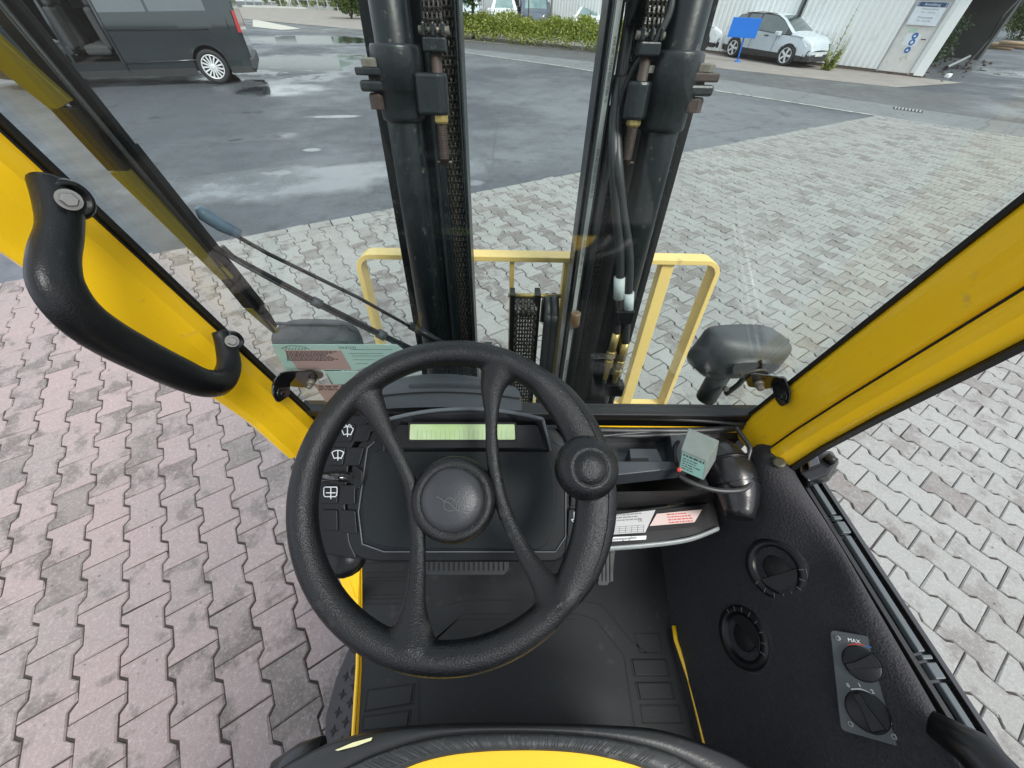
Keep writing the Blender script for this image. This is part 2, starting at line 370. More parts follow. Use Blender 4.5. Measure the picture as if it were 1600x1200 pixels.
for a, b in zip(WL, WL[1:]):
    a = Vector((*a, .008)); b = Vector((*b, .008)); s = Vector((0, 0, 1)).cross((b - a).normalized()) * .055
    ln.add([a - s, b - s, b + s, a + s], [(0, 1, 2, 3)])
tag(ln.build('road_line', mat('worn_line', (.42, .42, .38), .8, col2=(.16, .165, .17), nscale=7, namt=1, nlo=.45, nhi=.62)), kind='structure')
# strip of worn walk between road and hall
H0 = Vector((14.86, 17.0)); HD = Vector((-.713, .701)).normalized()     # foot of the hall wall: corner and direction
def hw(t): p = H0 + HD * t; return (p.x, p.y)
sheet('sidewalk', [FAR[3], FAR[4], FAR[5], hw(-1.2), hw(0), hw(8), hw(12), hw(20)], .008, M_WALK)
sheet('parking_area', [FAR[0], FAR[1], FAR[2], FAR[3], hw(20), hw(34), (-22, 60)], .012, M_WALK)
# ---- paving of double-T stones
A_ = radians(-56.4); Vv = Vector((cos(A_), sin(A_))); Uu = Vector((-sin(A_), cos(A_))); SL, SW, BP = .2223, .1612, .027
Q0 = Vector((-2.476, .801))
def stone_ring(inset, d):
    j = .0022 + inset; hwid = SW / 2; pts = []
    prof = [(0, 0), (.16, 0), (.27, BP), (.70, BP), (.82, 0), (1.0, 0)]
    L_ = [(-.5 * SW, 0)]
    left = [(-hwid + (BP * .5 if q == 0 else -BP * .5) * -1 * 1, t) for t, q in prof]
    # the wide ends stand out by BP/2 on both sides, the waist is drawn in by BP/2
    def hwf(q): return hwid + (BP / 2 if q == 0 else -BP / 2) - j
    out = []
    for t, q in prof: out.append((hwf(q), min(max(t * SL, j), SL - j)))
    for t, q in prof[::-1]: out.append((-hwf(q), min(max(t * SL, j), SL - j)))
    return [(Uu * u + Vv * v, d) for u, v in out]
def stone_verts(cx, cy, rnd):
    vs = []; tilt = (rnd.gauss(0, .009), rnd.gauss(0, .009)); dz = rnd.gauss(0, .0014)
    for inset, z in ((0, .0045), (0, .0125), (.0045, .0175)):
        for p, d in stone_ring(inset, 0):
            q = p - Vv * (SL / 2)
            if z > .01: q = q + Vector((rnd.gauss(0, .0009), rnd.gauss(0, .0009))) + (-q.normalized() * (rnd.uniform(.004, .011) if rnd.random() < .035 else 0)); p = q + Vv * (SL / 2)
            zz = z + (dz + q.x * tilt[0] + q.y * tilt[1] if z > .01 else 0)
            vs.append(Vector((cx + p.x, cy + p.y, zz)))
    return vs
NR = 12
SF = [(i, (i + 1) % NR, NR + (i + 1) % NR, NR + i) for i in range(NR)] + [(NR + i, NR + (i + 1) % NR, 2 * NR + (i + 1) % NR, 2 * NR + i) for i in range(NR)] + [tuple(range(2 * NR, 3 * NR))]
def paver_mat():
    m = bpy.data.materials.new('concrete_paver'); m.use_nodes = True; N, L = m.node_tree.nodes, m.node_tree.links; b = N['Principled BSDF']
    b.inputs['Roughness'].default_value = .85; g = N.new('ShaderNodeNewGeometry'); at = N.new('ShaderNodeAttribute'); at.attribute_name = 'tone'
    def noise(sc, det=6, ro=.65):
        n = N.new('ShaderNodeTexNoise'); n.inputs['Scale'].default_value = sc; n.inputs['Detail'].default_value = det; n.inputs['Roughness'].default_value = ro; L.new(g.outputs['Position'], n.inputs['Vector']); return n.outputs['Fac']
    def mr(v, a, b_, c, d):
        r = N.new('ShaderNodeMapRange'); r.inputs[1].default_value = a; r.inputs[2].default_value = b_; r.inputs[3].default_value = c; r.inputs[4].default_value = d; L.new(v, r.inputs[0]); return r.outputs[0]
    def mixc(f, a, c):
        x = N.new('ShaderNodeMix'); x.data_type = 'RGBA'; L.new(f, x.inputs[0])
        for i, v in ((6, a), (7, c)):
            if hasattr(v, 'links'): L.new(v, x.inputs[i])
            else: x.inputs[i].default_value = (*v, 1)
        return x.outputs[2]
    sp = N.new('ShaderNodeSeparateXYZ'); L.new(g.outputs['Position'], sp.inputs[0])
    gx_ = N.new('ShaderNodeMath'); gx_.operation = 'MULTIPLY_ADD'; gx_.inputs[1].default_value = .9; L.new(sp.outputs[1], gx_.inputs[0]); L.new(sp.outputs[0], gx_.inputs[2])
    c = mixc(mr(gx_.outputs[0], -.6, .7, 0, 1), (.275, .216, .212), (.25, .258, .243))          # colour cast of the view painted into the stones: pinkish left, grey right
    c = mixc(mr(at.outputs['Fac'], 0, .8, .42, 0), c, (.165, .155, .145))
    nq = N.new('ShaderNodeTexNoise'); nq.noise_dimensions = '4D'; nq.inputs['Scale'].default_value = 6.0; nq.inputs['Detail'].default_value = 8; nq.inputs['Roughness'].default_value = .62
    L.new(g.outputs['Position'], nq.inputs['Vector']); wv = N.new('ShaderNodeMath'); wv.operation = 'MULTIPLY'; wv.inputs[1].default_value = 5.0; L.new(at.outputs['Fac'], wv.inputs[0]); L.new(wv.outputs[0], nq.inputs['W'])
    st = nq.outputs['Fac']; ad = N.new('ShaderNodeMath'); ad.operation = 'ADD'; L.new(st, ad.inputs[0]); L.new(mr(at.outputs['Fac'], 0, 1, .07, -.06), ad.inputs[1])
    fx = N.new('ShaderNodeMath'); fx.operation = 'MULTIPLY'; L.new(mr(ad.outputs[0], .53, .61, 0, .8), fx.inputs[0]); L.new(mr(sp.outputs[0], -.5, 2.5, 1, .6), fx.inputs[1])
    c = mixc(fx.outputs[0], c, (.095, .080, .074))
    c = mixc(mr(at.outputs['Fac'], .13, .05, 0, .5), c, (.13, .115, .105))
    c = mixc(mr(noise(.6, 4), .52, .7, 0, .5), c, (.19, .18, .17))
    c = mixc(mr(noise(60, 6, .85), .50, .70, 0, .5), c, (.47, .455, .44))
    c = mixc(mr(noise(220, 4, .9), .48, .36, 0, .6), c, (.12, .11, .10)); c = mixc(mr(noise(17, 8, .8), .54, .66, 0, .4), c, (.15, .135, .125))
    c = mixc(mr(noise(38, 5), .68, .74, 0, .6), c, (.09, .08, .075))
    L.new(c, b.inputs['Base Color'])
    bp = N.new('ShaderNodeBump'); bp.inputs['Strength'].default_value = .55; bp.inputs['Distance'].default_value = .003; L.new(noise(130, 6, .8), bp.inputs['Height']); L.new(bp.outputs[0], b.inputs['Normal'])
    return m
M_PAVER = paver_mat()
C0 = Vector(g2(1370, 182)); E1 = Vector(g2(0, 446)) ; ED = (E1 - C0).normalized(); RD = (Vector(g2(1600, 217)) - C0).normalized()
C1 = C0 + RD * 14; C2 = C0 + ED * 19
PIN = Vector((-ED.y, ED.x));
if PIN.dot(Vector((0, -1))) < 0: PIN = -PIN                                             # inward normal of the left edge
RIN = Vector((RD.y, -RD.x));
if RIN.dot(Vector((0, -1))) < 0: RIN = -RIN
CW = .16                                                                              # width of the border course
paving = sheet('paving', [C0, C1, C1 + Vector((-3, -14)), C2 + Vector((0, -9)), C2], .0105, mat('joint_sand', (.045, .036, .030), .95, col2=(.022, .018, .016), nscale=25, bump=.6, bscale=120, bdist=.004))
def inside(p): d = p - C0; return d.dot(PIN) > CW * .35 and d.dot(RIN) > CW * .35
# stones in view
cand = []
NPROJ = lambda P: (lambda c: (800 + F * c.x / -c.z, 600 - F * c.y / -c.z, -c.z))(ROT.transposed() @ (P - EYE))
av = Uu * SW + Vv * (SL / 2)
for i in range(-40, 130):
    for j in range(-75, 90):
        # columns stand side by side along Uu; every other column is set off by half a stone
        base = Q0 + Uu * (SW * i) + Vv * (SL * (j + (.5 if i % 2 else 0) - .0))
        ctr = base + Vv * (SL / 2)
        if not inside(ctr): continue
        P = Vector((ctr.x, ctr.y, 0)); q = ROT.transposed() @ (P - EYE)
        if -q.z < .5: continue
        X, Y, dd = NPROJ(P)
        if -650 < X < 2300 and -20 < Y < 2100: 
            hid = (X > 480 and X < 1130 and Y > 640) or (X > 1100 and Y > 640 and (X - 1240) * 425 < (Y - 740) * 265 )
            yr = 640 - (X - 1180) * .78
            out_ = X < -20 or X > 1620 or Y > 1215
            cand.append((dd, hid or out_, base))
cand.sort(key=lambda c: c[0])
rnd = random.Random(3)
variants = []
for k in range(36):
    vs = stone_verts(0, 0, rnd); me = bpy.data.meshes.new('paver_stone'); me.from_pydata(vs, [], SF); me.materials.append(M_PAVER)
    a = me.attributes.new('tone', 'FLOAT', 'FACE'); t = rnd.random(); a.data.foreach_set('value', [t] * len(SF)); variants.append(me)
n1 = 0; rest = MB(); tones = []
for dd, hid, base in cand:
    if n1 < 296 and not hid:
        o = bpy.data.objects.new('paver_stone', variants[rnd.randrange(36)]); COL.objects.link(o); o.parent = paving; o.location = (base.x, base.y, 0); n1 += 1
    elif dd < 13.5:
        rest.add(stone_verts(base.x, base.y, rnd), SF); tones += [rnd.random()] * len(SF)
    else: rest.add(stone_verts(base.x, base.y, rnd), SF); tones += [rnd.random()] * len(SF)
def build_tones(mb, tones, name, m, parent, kind=None):
    me = bpy.data.meshes.new(name); me.from_pydata(mb.v, [], mb.f); me.materials.append(m)
    a = me.attributes.new('tone', 'FLOAT', 'FACE'); a.data.foreach_set('value', tones)
    o = bpy.data.objects.new(name, me); COL.objects.link(o); o.parent = parent; return tag(o, kind=kind)
build_tones(rest, tones, 'paver_stones', M_PAVER, paving, 'stuff')
# border course of rectangular stones
bs = MB(); tn = []
def border(A, D, IN, n, ln_):
    for k in range(n):
        a = A + D * (k * ln_ + .004); b = A + D * ((k + 1) * ln_ - .004); i0 = IN * .004; i1 = IN * (CW - .004)
        q = [a + i0, b + i0, b + i1, a + i1]; c = sum(q, Vector((0, 0))) / 4; z = .0215 + rnd.gauss(0, .0008)
        bs.frustum([(p.x, p.y, .0045) for p in q], [(*(p + (c - p).normalized() * .006), z) for p in q]); tn.extend([rnd.uniform(.35, .9)] * 6)
border(C0, ED, PIN, 78, .24); border(C0 + RD * CW, RD, RIN, 55, .24)
build_tones(bs, tn, 'border_stones', M_PAVER, paving, 'stuff')
gr = MB(); rnd = random.Random(77)
for _ in range(1500):
    X = rnd.uniform(-3.6, 4.5); Y = rnd.uniform(-.8, 4.5)
    if (Vector((X, Y)) - C0).dot(PIN) < .1: continue
    s = rnd.uniform(.0015, .0055); gr.box((X, Y, .0185 + s * .3), (s * 1.4, s, s * .8), Matrix.Rotation(rnd.uniform(0, 3), 3, 'Z'))
tag(gr.build('grit', mat('grit', (.16, .13, .10), .9, col2=(.30, .28, .25), nscale=40), paving), kind='stuff')
# ---- drain grating
p = pz(1418, 172, .0); t = empty('drain_grating', (p.x, p.y, .004), 'iron drain grating with dark slots in the asphalt by the corner of the paving', 'drain grating')
D2 = Vector((RD.x, RD.y, 0)); D3 = Vector((-RD.y, RD.x, 0)); R3 = Matrix((D2, D3, (0, 0, 1))).transposed()
MB().box(p + Vector((0, 0, .008)), (.62, .38, .006), R3).build('frame', M_SEAM, t)
for k in range(8): MB().box(p + D2 * (-.26 + k * .074) + Vector((0, 0, .014)), (.04, .34, .006), R3).build('bar', mat('drain_iron', (.30, .30, .29), .6), t)
# ---- foliage
def leafmat(name, c1, c2, c3):
    m = bpy.data.materials.new(name); m.use_nodes = True; N, L = m.node_tree.nodes, m.node_tree.links; b = N['Principled BSDF']
    b.inputs['Roughness'].default_value = .55
    g = N.new('ShaderNodeNewGeometry'); r = N.new('ShaderNodeValToRGB'); L.new(g.outputs['Random Per Island'], r.inputs[0])
    r.color_ramp.elements[0].color = (*c1, 1); r.color_ramp.elements[1].color = (*c3, 1); e = r.color_ramp.elements.new(.5); e.color = (*c2, 1)
    L.new(r.outputs[0], b.inputs['Base Color']); b.inputs['Subsurface Weight'].default_value = 0
    tr = N.new('ShaderNodeBsdfTranslucent'); L.new(r.outputs[0], tr.inputs[0]); mxs = N.new('ShaderNodeMixShader'); mxs.inputs[0].default_value = .3
    L.new(b.outputs[0], mxs.inputs[1]); L.new(tr.outputs[0], mxs.inputs[2]); L.new(mxs.outputs[0], N['Material Output'].inputs[0]); return m
M_LEAF = leafmat('leaf_green', (.045, .085, .015), (.085, .14, .025), (.16, .20, .04))
M_HEDGE = leafmat('hedge_leaf', (.10, .16, .02), (.22, .27, .04), (.40, .38, .08))
M_DLEAF = leafmat('leaf_dark', (.012, .028, .012), (.022, .05, .018), (.05, .085, .025))
M_BARK = mat('bark', (.10, .075, .055), .9, bump=.8, bscale=30, bdist=.01)
def leaves(mb, fn, n, size, rnd):
    for _ in range(n):
        c = Vector(fn()); a = Vector((rnd.gauss(0, 1), rnd.gauss(0, 1), rnd.gauss(0, .7))).normalized(); b = a.orthogonal().normalized(); s = size * rnd.uniform(.5, 1.3)
        b = Matrix.Rotation(rnd.uniform(0, 6.28), 3, a) @ b
        mb.add([c - a * s, c + b * s * .45, c + a * s, c - b * s * .45], [(0, 1, 2, 3)])
def clump(c, r, rnd, n=14):
    cs = []
    for _ in range(n):
        d = Vector((rnd.gauss(0, 1), rnd.gauss(0, 1), rnd.gauss(0, 1))).normalized(); q = rnd.uniform(.35, .85)
        cs.append((Vector(c) + Vector((d.x * r[0], d.y * r[1], d.z * r[2])) * q, rnd.uniform(.25, .5) * min(r)))
    def fn():
        k, s = cs[rnd.randrange(len(cs))]; d = Vector((rnd.gauss(0, 1), rnd.gauss(0, 1), rnd.gauss(0, 1))).normalized()
        return k + d * s * rnd.uniform(.55, 1.1)
    return fn
def bush(name, x, y, r, label, cat, m, n=3500, size=.06, seed=1, group=None, z0=0, clumps=18):
    rnd = random.Random(seed); t = empty(name, (x, y, z0), label, cat, group)
    mb = MB(); leaves(mb, clump((x, y, z0 + r[2]), r, rnd, clumps), n, size, rnd); mb.build('foliage', m, t)
    st = MB()
    for k in range(6):
        a = k * 1.05; st.tube([(x, y, z0 - .02), (x + cos(a) * r[0] * .3, y + sin(a) * r[1] * .3, z0 + r[2]), (x + cos(a) * r[0] * .6, y + sin(a) * r[1] * .6, z0 + r[2] * 1.5)], [.03, .02, .008], 6)
    st.build('stems', M_BARK, t); return t
def tree(name, x, y, h, r, zc, label, m, seed, tr=.12, n=6000, size=.09):
    rnd = random.Random(seed); t = empty(name, (x, y, 0), label, 'tree')
    tk = MB(); tk.tube([(x, y, -.05), (x + .03, y, h * .4), (x - .04, y + .03, h)], [tr, tr * .75, tr * .3], 10)
    for k in range(7):
        a = k * .9; z = zc - r[2] * .5 + k * r[2] * .12
        tk.tube([(x, y, z), (x + cos(a) * r[0] * .5, y + sin(a) * r[1] * .5, z + r[2] * .35), (x + cos(a) * r[0] * .8, y + sin(a) * r[1] * .8, z + r[2] * .6)], [tr * .4, tr * .22, tr * .08], 6)
    tk.build('trunk', M_BARK, t)
    mb = MB(); leaves(mb, clump((x, y, zc), r, rnd, 30), n, size, rnd); mb.build('crown', m, t); return t
# hedge: one low mass of ground cover along the kerb
rnd = random.Random(11); hb = MB(); a0 = Vector(g2(690, 60)); a1 = Vector(g2(1035, 93)); hdir = (a1 - a0); hn = Vector((-hdir.y, hdir.x)).normalized()
if hn.y < 0: hn = -hn
lump = [rnd.uniform(.8, 1.2) for _ in range(60)]
def hfn():
    s = rnd.random(); w = rnd.uniform(0, 1); p = a0 + hdir * s + hn * (w * 1.7 + .05)
    top = .88 * lump[int(s * 58)] * (.35 + .65 * min(1, w * 3.5, (1 - w) * 4 + .4)); z = top * (1 - abs(rnd.gauss(0, .28)))
    return (p.x, p.y, max(.03, z + rnd.gauss(0, .05)))
leaves(hb, hfn, 30000, .055, rnd); o = hb.build('hedge', M_HEDGE); tag(o, 'low yellow-green ground cover hedge between the road and the parked cars', 'hedge', kind='stuff')
# flowers/tall weed at the hall wall
x, y = g2(1290, 110); rnd = random.Random(5); t = empty('tall_weed', (x, y, 0), 'tall yellow-green weed at the foot of the hall wall by the silver car', 'weed')
st = MB(); lf = MB()
for k in range(9):
    dx, dy, h = rnd.uniform(-.25, .25), rnd.uniform(-.15, .15), (2.0 if k == 0 else rnd.uniform(.6, 1.2))
    st.tube([(x + dx * .3, y + dy * .3, 0), (x + dx, y + dy, h * .6), (x + dx * 1.2, y + dy, h)], [.012, .009, .003], 5)
    for q in range(60):
        f = rnd.random() ** 1.4; c = Vector((x + dx * (.3 + .9 * f), y + dy, h * f)); a = Vector((rnd.gauss(0, 1), rnd.gauss(0, 1), .8)).normalized(); s = .16 * (1.1 - f); b = a.orthogonal().normalized() * s * .18
        lf.add([c, c + a * s * .5 + b, c + a * s, c + a * s * .5 - b], [(0, 1, 2, 3)])
st.build('stem', M_LEAF, t); lf.build('leaves', M_HEDGE, t)
# ---- hall
HN = Vector((-HD.y, HD.x)); HN = HN if HN.y < 0 else -HN                                   # outward, towards the yard
M_HALL = mat('hall_sheet', (.80, .81, .79), .5, col2=(.72, .73, .71), nscale=.7, dirt=(.50, .47, .41), dscale=2.5, dlo=.64, dhi=.9)
M_HDOOR = mat('hall_door_paint', (.64, .63, .60), .5, dirt=(.40, .30, .22), dscale=6, dlo=.6, dhi=.8)
hall = empty('hall', (H0.x, H0.y, 0), 'long white hall clad in ribbed metal sheet across the road', 'hall')
HH = 6.5; LT = 33.5
def hp(t, off, z): p = H0 + HD * t + HN * off; return Vector((p.x, p.y, z))
HP = Plane((H0.x, H0.y, 0), (HN.x, HN.y, 0))
def ht(x, y): P = HP.at(x, y); return ((Vector((P.x, P.y)) - H0).dot(HD), P.z)      # pixel -> (distance along the wall, height)
dL, dTop = ht(1410, 43); dR = ht(1462, 46)[0]; d0, d1 = min(dL, dR), max(dL, dR)
dz1 = max(1.9, dTop)
def ribs(t0, t1, z0, z1, name='wall_sheet'):
    prof = []; t = t0
    while t < t1 - 1e-6:
        for dt, off in ((0, 0), (.02, .035), (.09, .035), (.11, 0), (.2, 0)):
            if t + dt <= t1: prof.append((t + dt, off))
        t += .2
    prof.append((t1, 0))
    rows = [[hp(t, o, z0) for t, o in prof], [hp(t, o, z1) for t, o in prof]]
    MB().grid(rows, False).build(name, M_HALL, hall)
ribs(.0, d0 - .04, .10, HH); ribs(d0 - .04, d1 + .04, dz1 + .03, HH)
tt = d1 + .04
WIN = ht(800, 8)[0]
for seg in (ht(1248, 20)[0], 16.5, 24.0, LT):
    ribs(tt, seg, .10, HH); tt = seg
MB().box((hp(LT / 2, -.25, .05)), (LT, .5, .1), Matrix(((HD.x, HN.x, 0), (HD.y, HN.y, 0), (0, 0, 1)))).build('plinth', mat('plinth', (.16, .12, .10), .9), hall)
bk = [hp(0, -.02, 0), hp(LT, -.02, 0), hp(LT, -14, 0), hp(1.4, -14, 0)]
MB().prism(bk, (0, 0, HH - .05)).build('hall_body', M_HALL, hall)
rf = [hp(-.3, .3, HH), hp(LT + .3, .3, HH), hp(LT + .3, -14, HH), hp(1.2, -14, HH)]; MB().prism(rf, (0, 0, .25)).build('roof_edge', M_HALL, hall)
MB().prism([hp(0, .05, .05), hp(.28, .05, .05), hp(.28, -.02, .05), hp(0, -.02, .05)], (0, 0, HH - .06)).build('corner_trim', M_HALL, hall)
dt_ = ht(1248, 20)[0]; MB().tube([hp(dt_, .07, .1), hp(dt_, .07, HH)], .05, 8).build('downpipe', mat('downpipe_grey', (.22, .23, .24), .5), hall)
dt_ = 24.; MB().tube([hp(dt_, .07, .1), hp(dt_, .07, HH)], .05, 8).build('downpipe', MATS['downpipe_grey'], hall)
dr = MB().prism([hp(d0, -.005, .08), hp(d1, -.005, .08), hp(d1, -.005, dz1), hp(d0, -.005, dz1)], (HN.x * .03, HN.y * .03, 0)).build('door', M_HDOOR, hall)
fr = MB()
for a, b in (((d0 - .04, .05), (d0, dz1 + .05)), ((d1, .05), (d1 + .04, dz1 + .05))): fr.prism([hp(a[0], .0, a[1]), hp(b[0], .0, a[1]), hp(b[0], .0, b[1]), hp(a[0], .0, b[1])], (HN.x * .05, HN.y * .05, 0))
fr.prism([hp(d0, 0, dz1), hp(d1, 0, dz1), hp(d1, 0, dz1 + .05), hp(d0, 0, dz1 + .05)], (HN.x * .05, HN.y * .05, 0))
fr.build('door_frame', mat('door_frame_grey', (.40, .40, .39), .5), hall)
hx = d0 + .10; MB().tube([hp(hx, .03, .98), hp(hx, .09, .98), hp(hx + .12, .09, .98)], .012, 6).build('door_handle', M_SEAM, dr)
HU = Vector((0, 0, 1)); HR = Vector((-HD.x, -HD.y, 0)); HN3 = Vector((HN.x, HN.y, 0))
for k, (X, Y) in enumerate(((1430, 56), (1425, 66), (1418, 78))):
    a, z = ht(X, Y); c = hp(a, .027, z)
    MB().lathe([(.085, 0), (.085, .006)], c, HN3, 20).build('safety_disc', M_BLUE, dr)
    r_ = MB(); r_.lathe([(.04, 0), (.04, .002)], c + HN3 * .007, HN3, 14) if k == 1 else r_.prism([c + HN3 * .007 + HR * u + HU * v for u, v in ((-.035, -.03), (.035, -.03), (.035, .0), (0, .03), (-.035, .0))], HN3 * .002)
    r_.build('pictogram', M_WPRINT, dr)
a, z = ht(1426, 47); MB().box(hp(a, .029, z), (.2, .006, .1), Matrix(((HR.x, HN.x, 0), (HR.y, HN.y, 0), (0, 0, 1)))).build('green_notice', mat('pale_green_notice', (.45, .62, .5), .5), dr)
a, z = ht(1424, 62); MB().box(hp(a, .028, z), (.42, .004, .3), Matrix(((HR.x, HN.x, 0), (HR.y, HN.y, 0), (0, 0, 1)))).build('paper_notice', mat('notice_paper', (.7, .74, .76), .5), dr)
# sign board over the door
sL, sz0 = ht(1416, 38); sR, _ = ht(1462, 41); _, sz1 = ht(1438, 2)
sL, sR = max(sL, sR), min(sL, sR); sw = sL - sR; c = hp((sL + sR) / 2, .075, (sz0 + sz1) / 2); sh = sz1 - sz0
sb = empty('sign_board', hp((sL + sR) / 2, .06, sz0), 'white sign board with a dark blue heading over the hall door', 'sign')
RS = Matrix(((HR.x, HN.x, 0), (HR.y, HN.y, 0), (0, 0, 1)))
MB().box(c, (sw, .03, sh), RS).build('board', mat('sign_white', (.72, .76, .80), .4), sb)
MB().box(c + HU * (sh * .39) + HN3 * .017, (sw * .97, .004, sh * .2), RS).build('heading_band', mat('navy', (.02, .06, .15), .4), sb)
P = c + HN3 * .021
text('Anmeldung', sh * .17, P + HU * (sh * .34), HR, HU, M_WPRINT, sb, align='CENTER')
text('[', sh * .20, P + HU * (sh * .34) - HR * (sw * .44), HR, HU, M_WPRINT, sb, align='CENTER'); text(']', sh * .20, P + HU * (sh * .34) + HR * (sw * .44), HR, HU, M_WPRINT, sb, align='CENTER')
for s_, z_, q in (('Warenannahme', .16, .13), ('7.00 - 17.00 Uhr', .02, .11), ('Warenausgabe', -.20, .13), ('7.00 - 17.00 Uhr', -.34, .11)):
    text(s_, sh * q, P + HU * (sh * z_) - HN3 * .004, HR, HU, M_GPRINT, sb, align='CENTER')
# window of the hall behind the parked cars
a, z = ht(802, 5); wz0 = ht(802, 11)[1]
wf = MB().box(hp(a, .06, wz0 + .6), (1.3, .06, 1.3), RS).build('window', mat('window_frame_white', (.75, .75, .73), .5), hall)
MB().box(hp(a, .095, wz0 + .62), (1.1, .01, 1.1), RS).build('pane', mat('pane_dark', (.10, .10, .09), .1, spec=.8), wf)
# green building left of the hall
gx, gy = hw(LT + .5); gb = empty('green_building', (gx, gy, 0), 'pale green building with a bright green band left of the white hall', 'building')
GP = [Vector((gx, gy, 0)) + Vector((HD.x, HD.y, 0)) * u + Vector((-HN.x, -HN.y, 0)) * v for u, v in ((0, 1), (12, 1), (12, 9), (0, 9))]
MB().prism(GP, (0, 0, 5)).build('wall', mat('pale_green_wall', (.50, .62, .52), .7), gb)
q = [Vector((gx, gy, .9)) + Vector((HD.x, HD.y, 0)) * u + Vector((-HN.x, -HN.y, 0)) * .94 for u in (0.02, 11.9)]
MB().prism([q[0], q[1], q[1] + HU * .18, q[0] + HU * .18], Vector((-HN.x, -HN.y, 0)) * .05).build('green_band', mat('green_band', (.10, .45, .12), .5), gb)
# pole and young tree among the hedge
x, y = g2(858, 62); t = empty('pole', (x, y, 0), 'slim weathered pole standing behind the hedge right of the dark van', 'pole')
MB().tube([(x, y, -.1), (x, y, 5.5)], .045, 10).build('post', mat('weathered_post', (.34, .31, .22), .8, col2=(.22, .22, .19), nscale=3), t); MB().lathe([(.07, 0), (.07, .12)], (x, y, 0), (0, 0, 1), 10).build('collar', M_STEEL, t)
x, y = g2(823, 66); tree('young_tree', x, y, 2.9, (.9, .9, .6), 2.55, 'young tree with a thin stem in the hedge in front of the dark van', M_LEAF, 4, .035, 2600, .08)
x, y = g2(731, 62); tree('broadleaf_tree', x + .25, y + .4, 2.6, (1.25, 1.25, 1.1), 2.15, 'green leafy tree at the left end of the hedge', M_LEAF, 9, .09, 6000, .09)
x, y = g2(550, 30); bush('round_shrub', x, y, (1.25, 1.1, .95), 'rounded green shrub at the far edge of the yard left of the mast', 'shrub', M_LEAF, 6000, .07, 21)
# ---- blue sign in front of the silver car
x, y = g2(1152, 97); t = empty('blue_sign', (x, y, 0), 'blank bright blue sign on a slanted blue post in front of the silver car', 'sign')
MBl = mat('blue_paint', (.006, .16, .62), .4, col2=(.005, .13, .52), nscale=3)
top = Vector((x - .22, y, 1.02)); side = Vector((.93, -.36, 0)).normalized(); nn = Vector((-.36, -.93, 0)).normalized()
MB().tube([(x, y + .02, 0), (x - .12, y + .02, 1.2)], .03, 8).build('post', MBl, t, .005)
MB().box((x, y, .02), (.2, .2, .04)).build('foot', MBl, t, .005)
MB().box(top + side * .02 - Vector((0, 0, .02)), (1.02, .05, .56), Matrix((side, -nn, (0, 0, 1))).transposed()).build('board', MBl, t, .006)
MB().box(top + side * .02 + nn * -.03, (.96, .02, .06), Matrix((side, -nn, (0, 0, 1))).transposed()).build('stiffener', MBl, t)
# ---- vehicles
M_TYRE = mat('tyre', (.018, .018, .019), .75, bump=.3, bscale=80); M_RIM = mat('alloy', (.72, .73, .74), .3, .3); M_RIMD = mat('alloy_dark', (.05, .05, .055), .4, .4)
M_CGLASS = mat('car_glass', (.035, .055, .06), .05, spec=.9, coat=.6, col2=(.09, .12, .12), nscale=1.3); M_CLAD = mat('cladding', (.035, .037, .038), .6)
M_CGLASSL = mat('windscreen_light', (.20, .30, .30), .06, spec=.9, coat=.6, col2=(.08, .13, .14), nscale=2.0)
M_LAMP = mat('lamp_clear', (.55, .6, .62), .1, coat=.6); M_TAIL = mat('lamp_red', (.35, .02, .02), .15, coat=.6); M_UNDER = mat('underbody', (.01, .01, .01), .9)
def interp(P, x):
    if x <= P[0][0]: return P[0][1]
    for a, b in zip(P, P[1:]):
        if x <= b[0]: return a[1] + (b[1] - a[1]) * (x - a[0]) / (b[0] - a[0])
    return P[-1][1]
def wheel(root, x, y, s, r, w, nsp, m_rim, rr=.68, spw=.06, dark=None):
    W = MB().lathe([(r * .62, -w / 2), (r * .93, -w / 2), (r, -w * .36), (r, w * .36), (r * .93, w / 2), (r * .74, w / 2), (r * .70, w * .1)], (x, y, r), (0, s, 0), 36)
    wo = W.build('wheel', M_TYRE, root, local=True)
    MB().lathe([(r * rr, w * .25), (r * rr, w * .50), (r * (rr - .05), w * .51), (r * (rr - .07), w * .3)], (x, y, r), (0, s, 0), 32, caps=False).build('rim', m_rim, wo, local=True)
    MB().lathe([(r * .63, w * .18), (r * .63, w * .2)], (x, y, r), (0, s, 0), 24).build('brake_cover', dark or M_RIMD, wo, local=True)
    sp = MB()
    for k in range(nsp):
        a = 2 * pi * k / nsp; d = Vector((cos(a), 0, sin(a))); e = Vector((-sin(a), 0, cos(a))) * (spw * r)
        c = Vector((x, y + s * w * .42, r)); o = Vector((0, s * w * .06, 0))
        sp.prism([c + d * r * .08 - e * .7, c + d * r * (rr - .07) - e, c + d * r * (rr - .07) + e, c + d * r * .08 + e * .7], o)
    sp.lathe([(r * .15, w * .40), (r * .15, w * .50), (r * .1, w * .53)], (x, y, r), (0, s, 0), 16)
    sp.build('spokes', m_rim, wo, local=True)
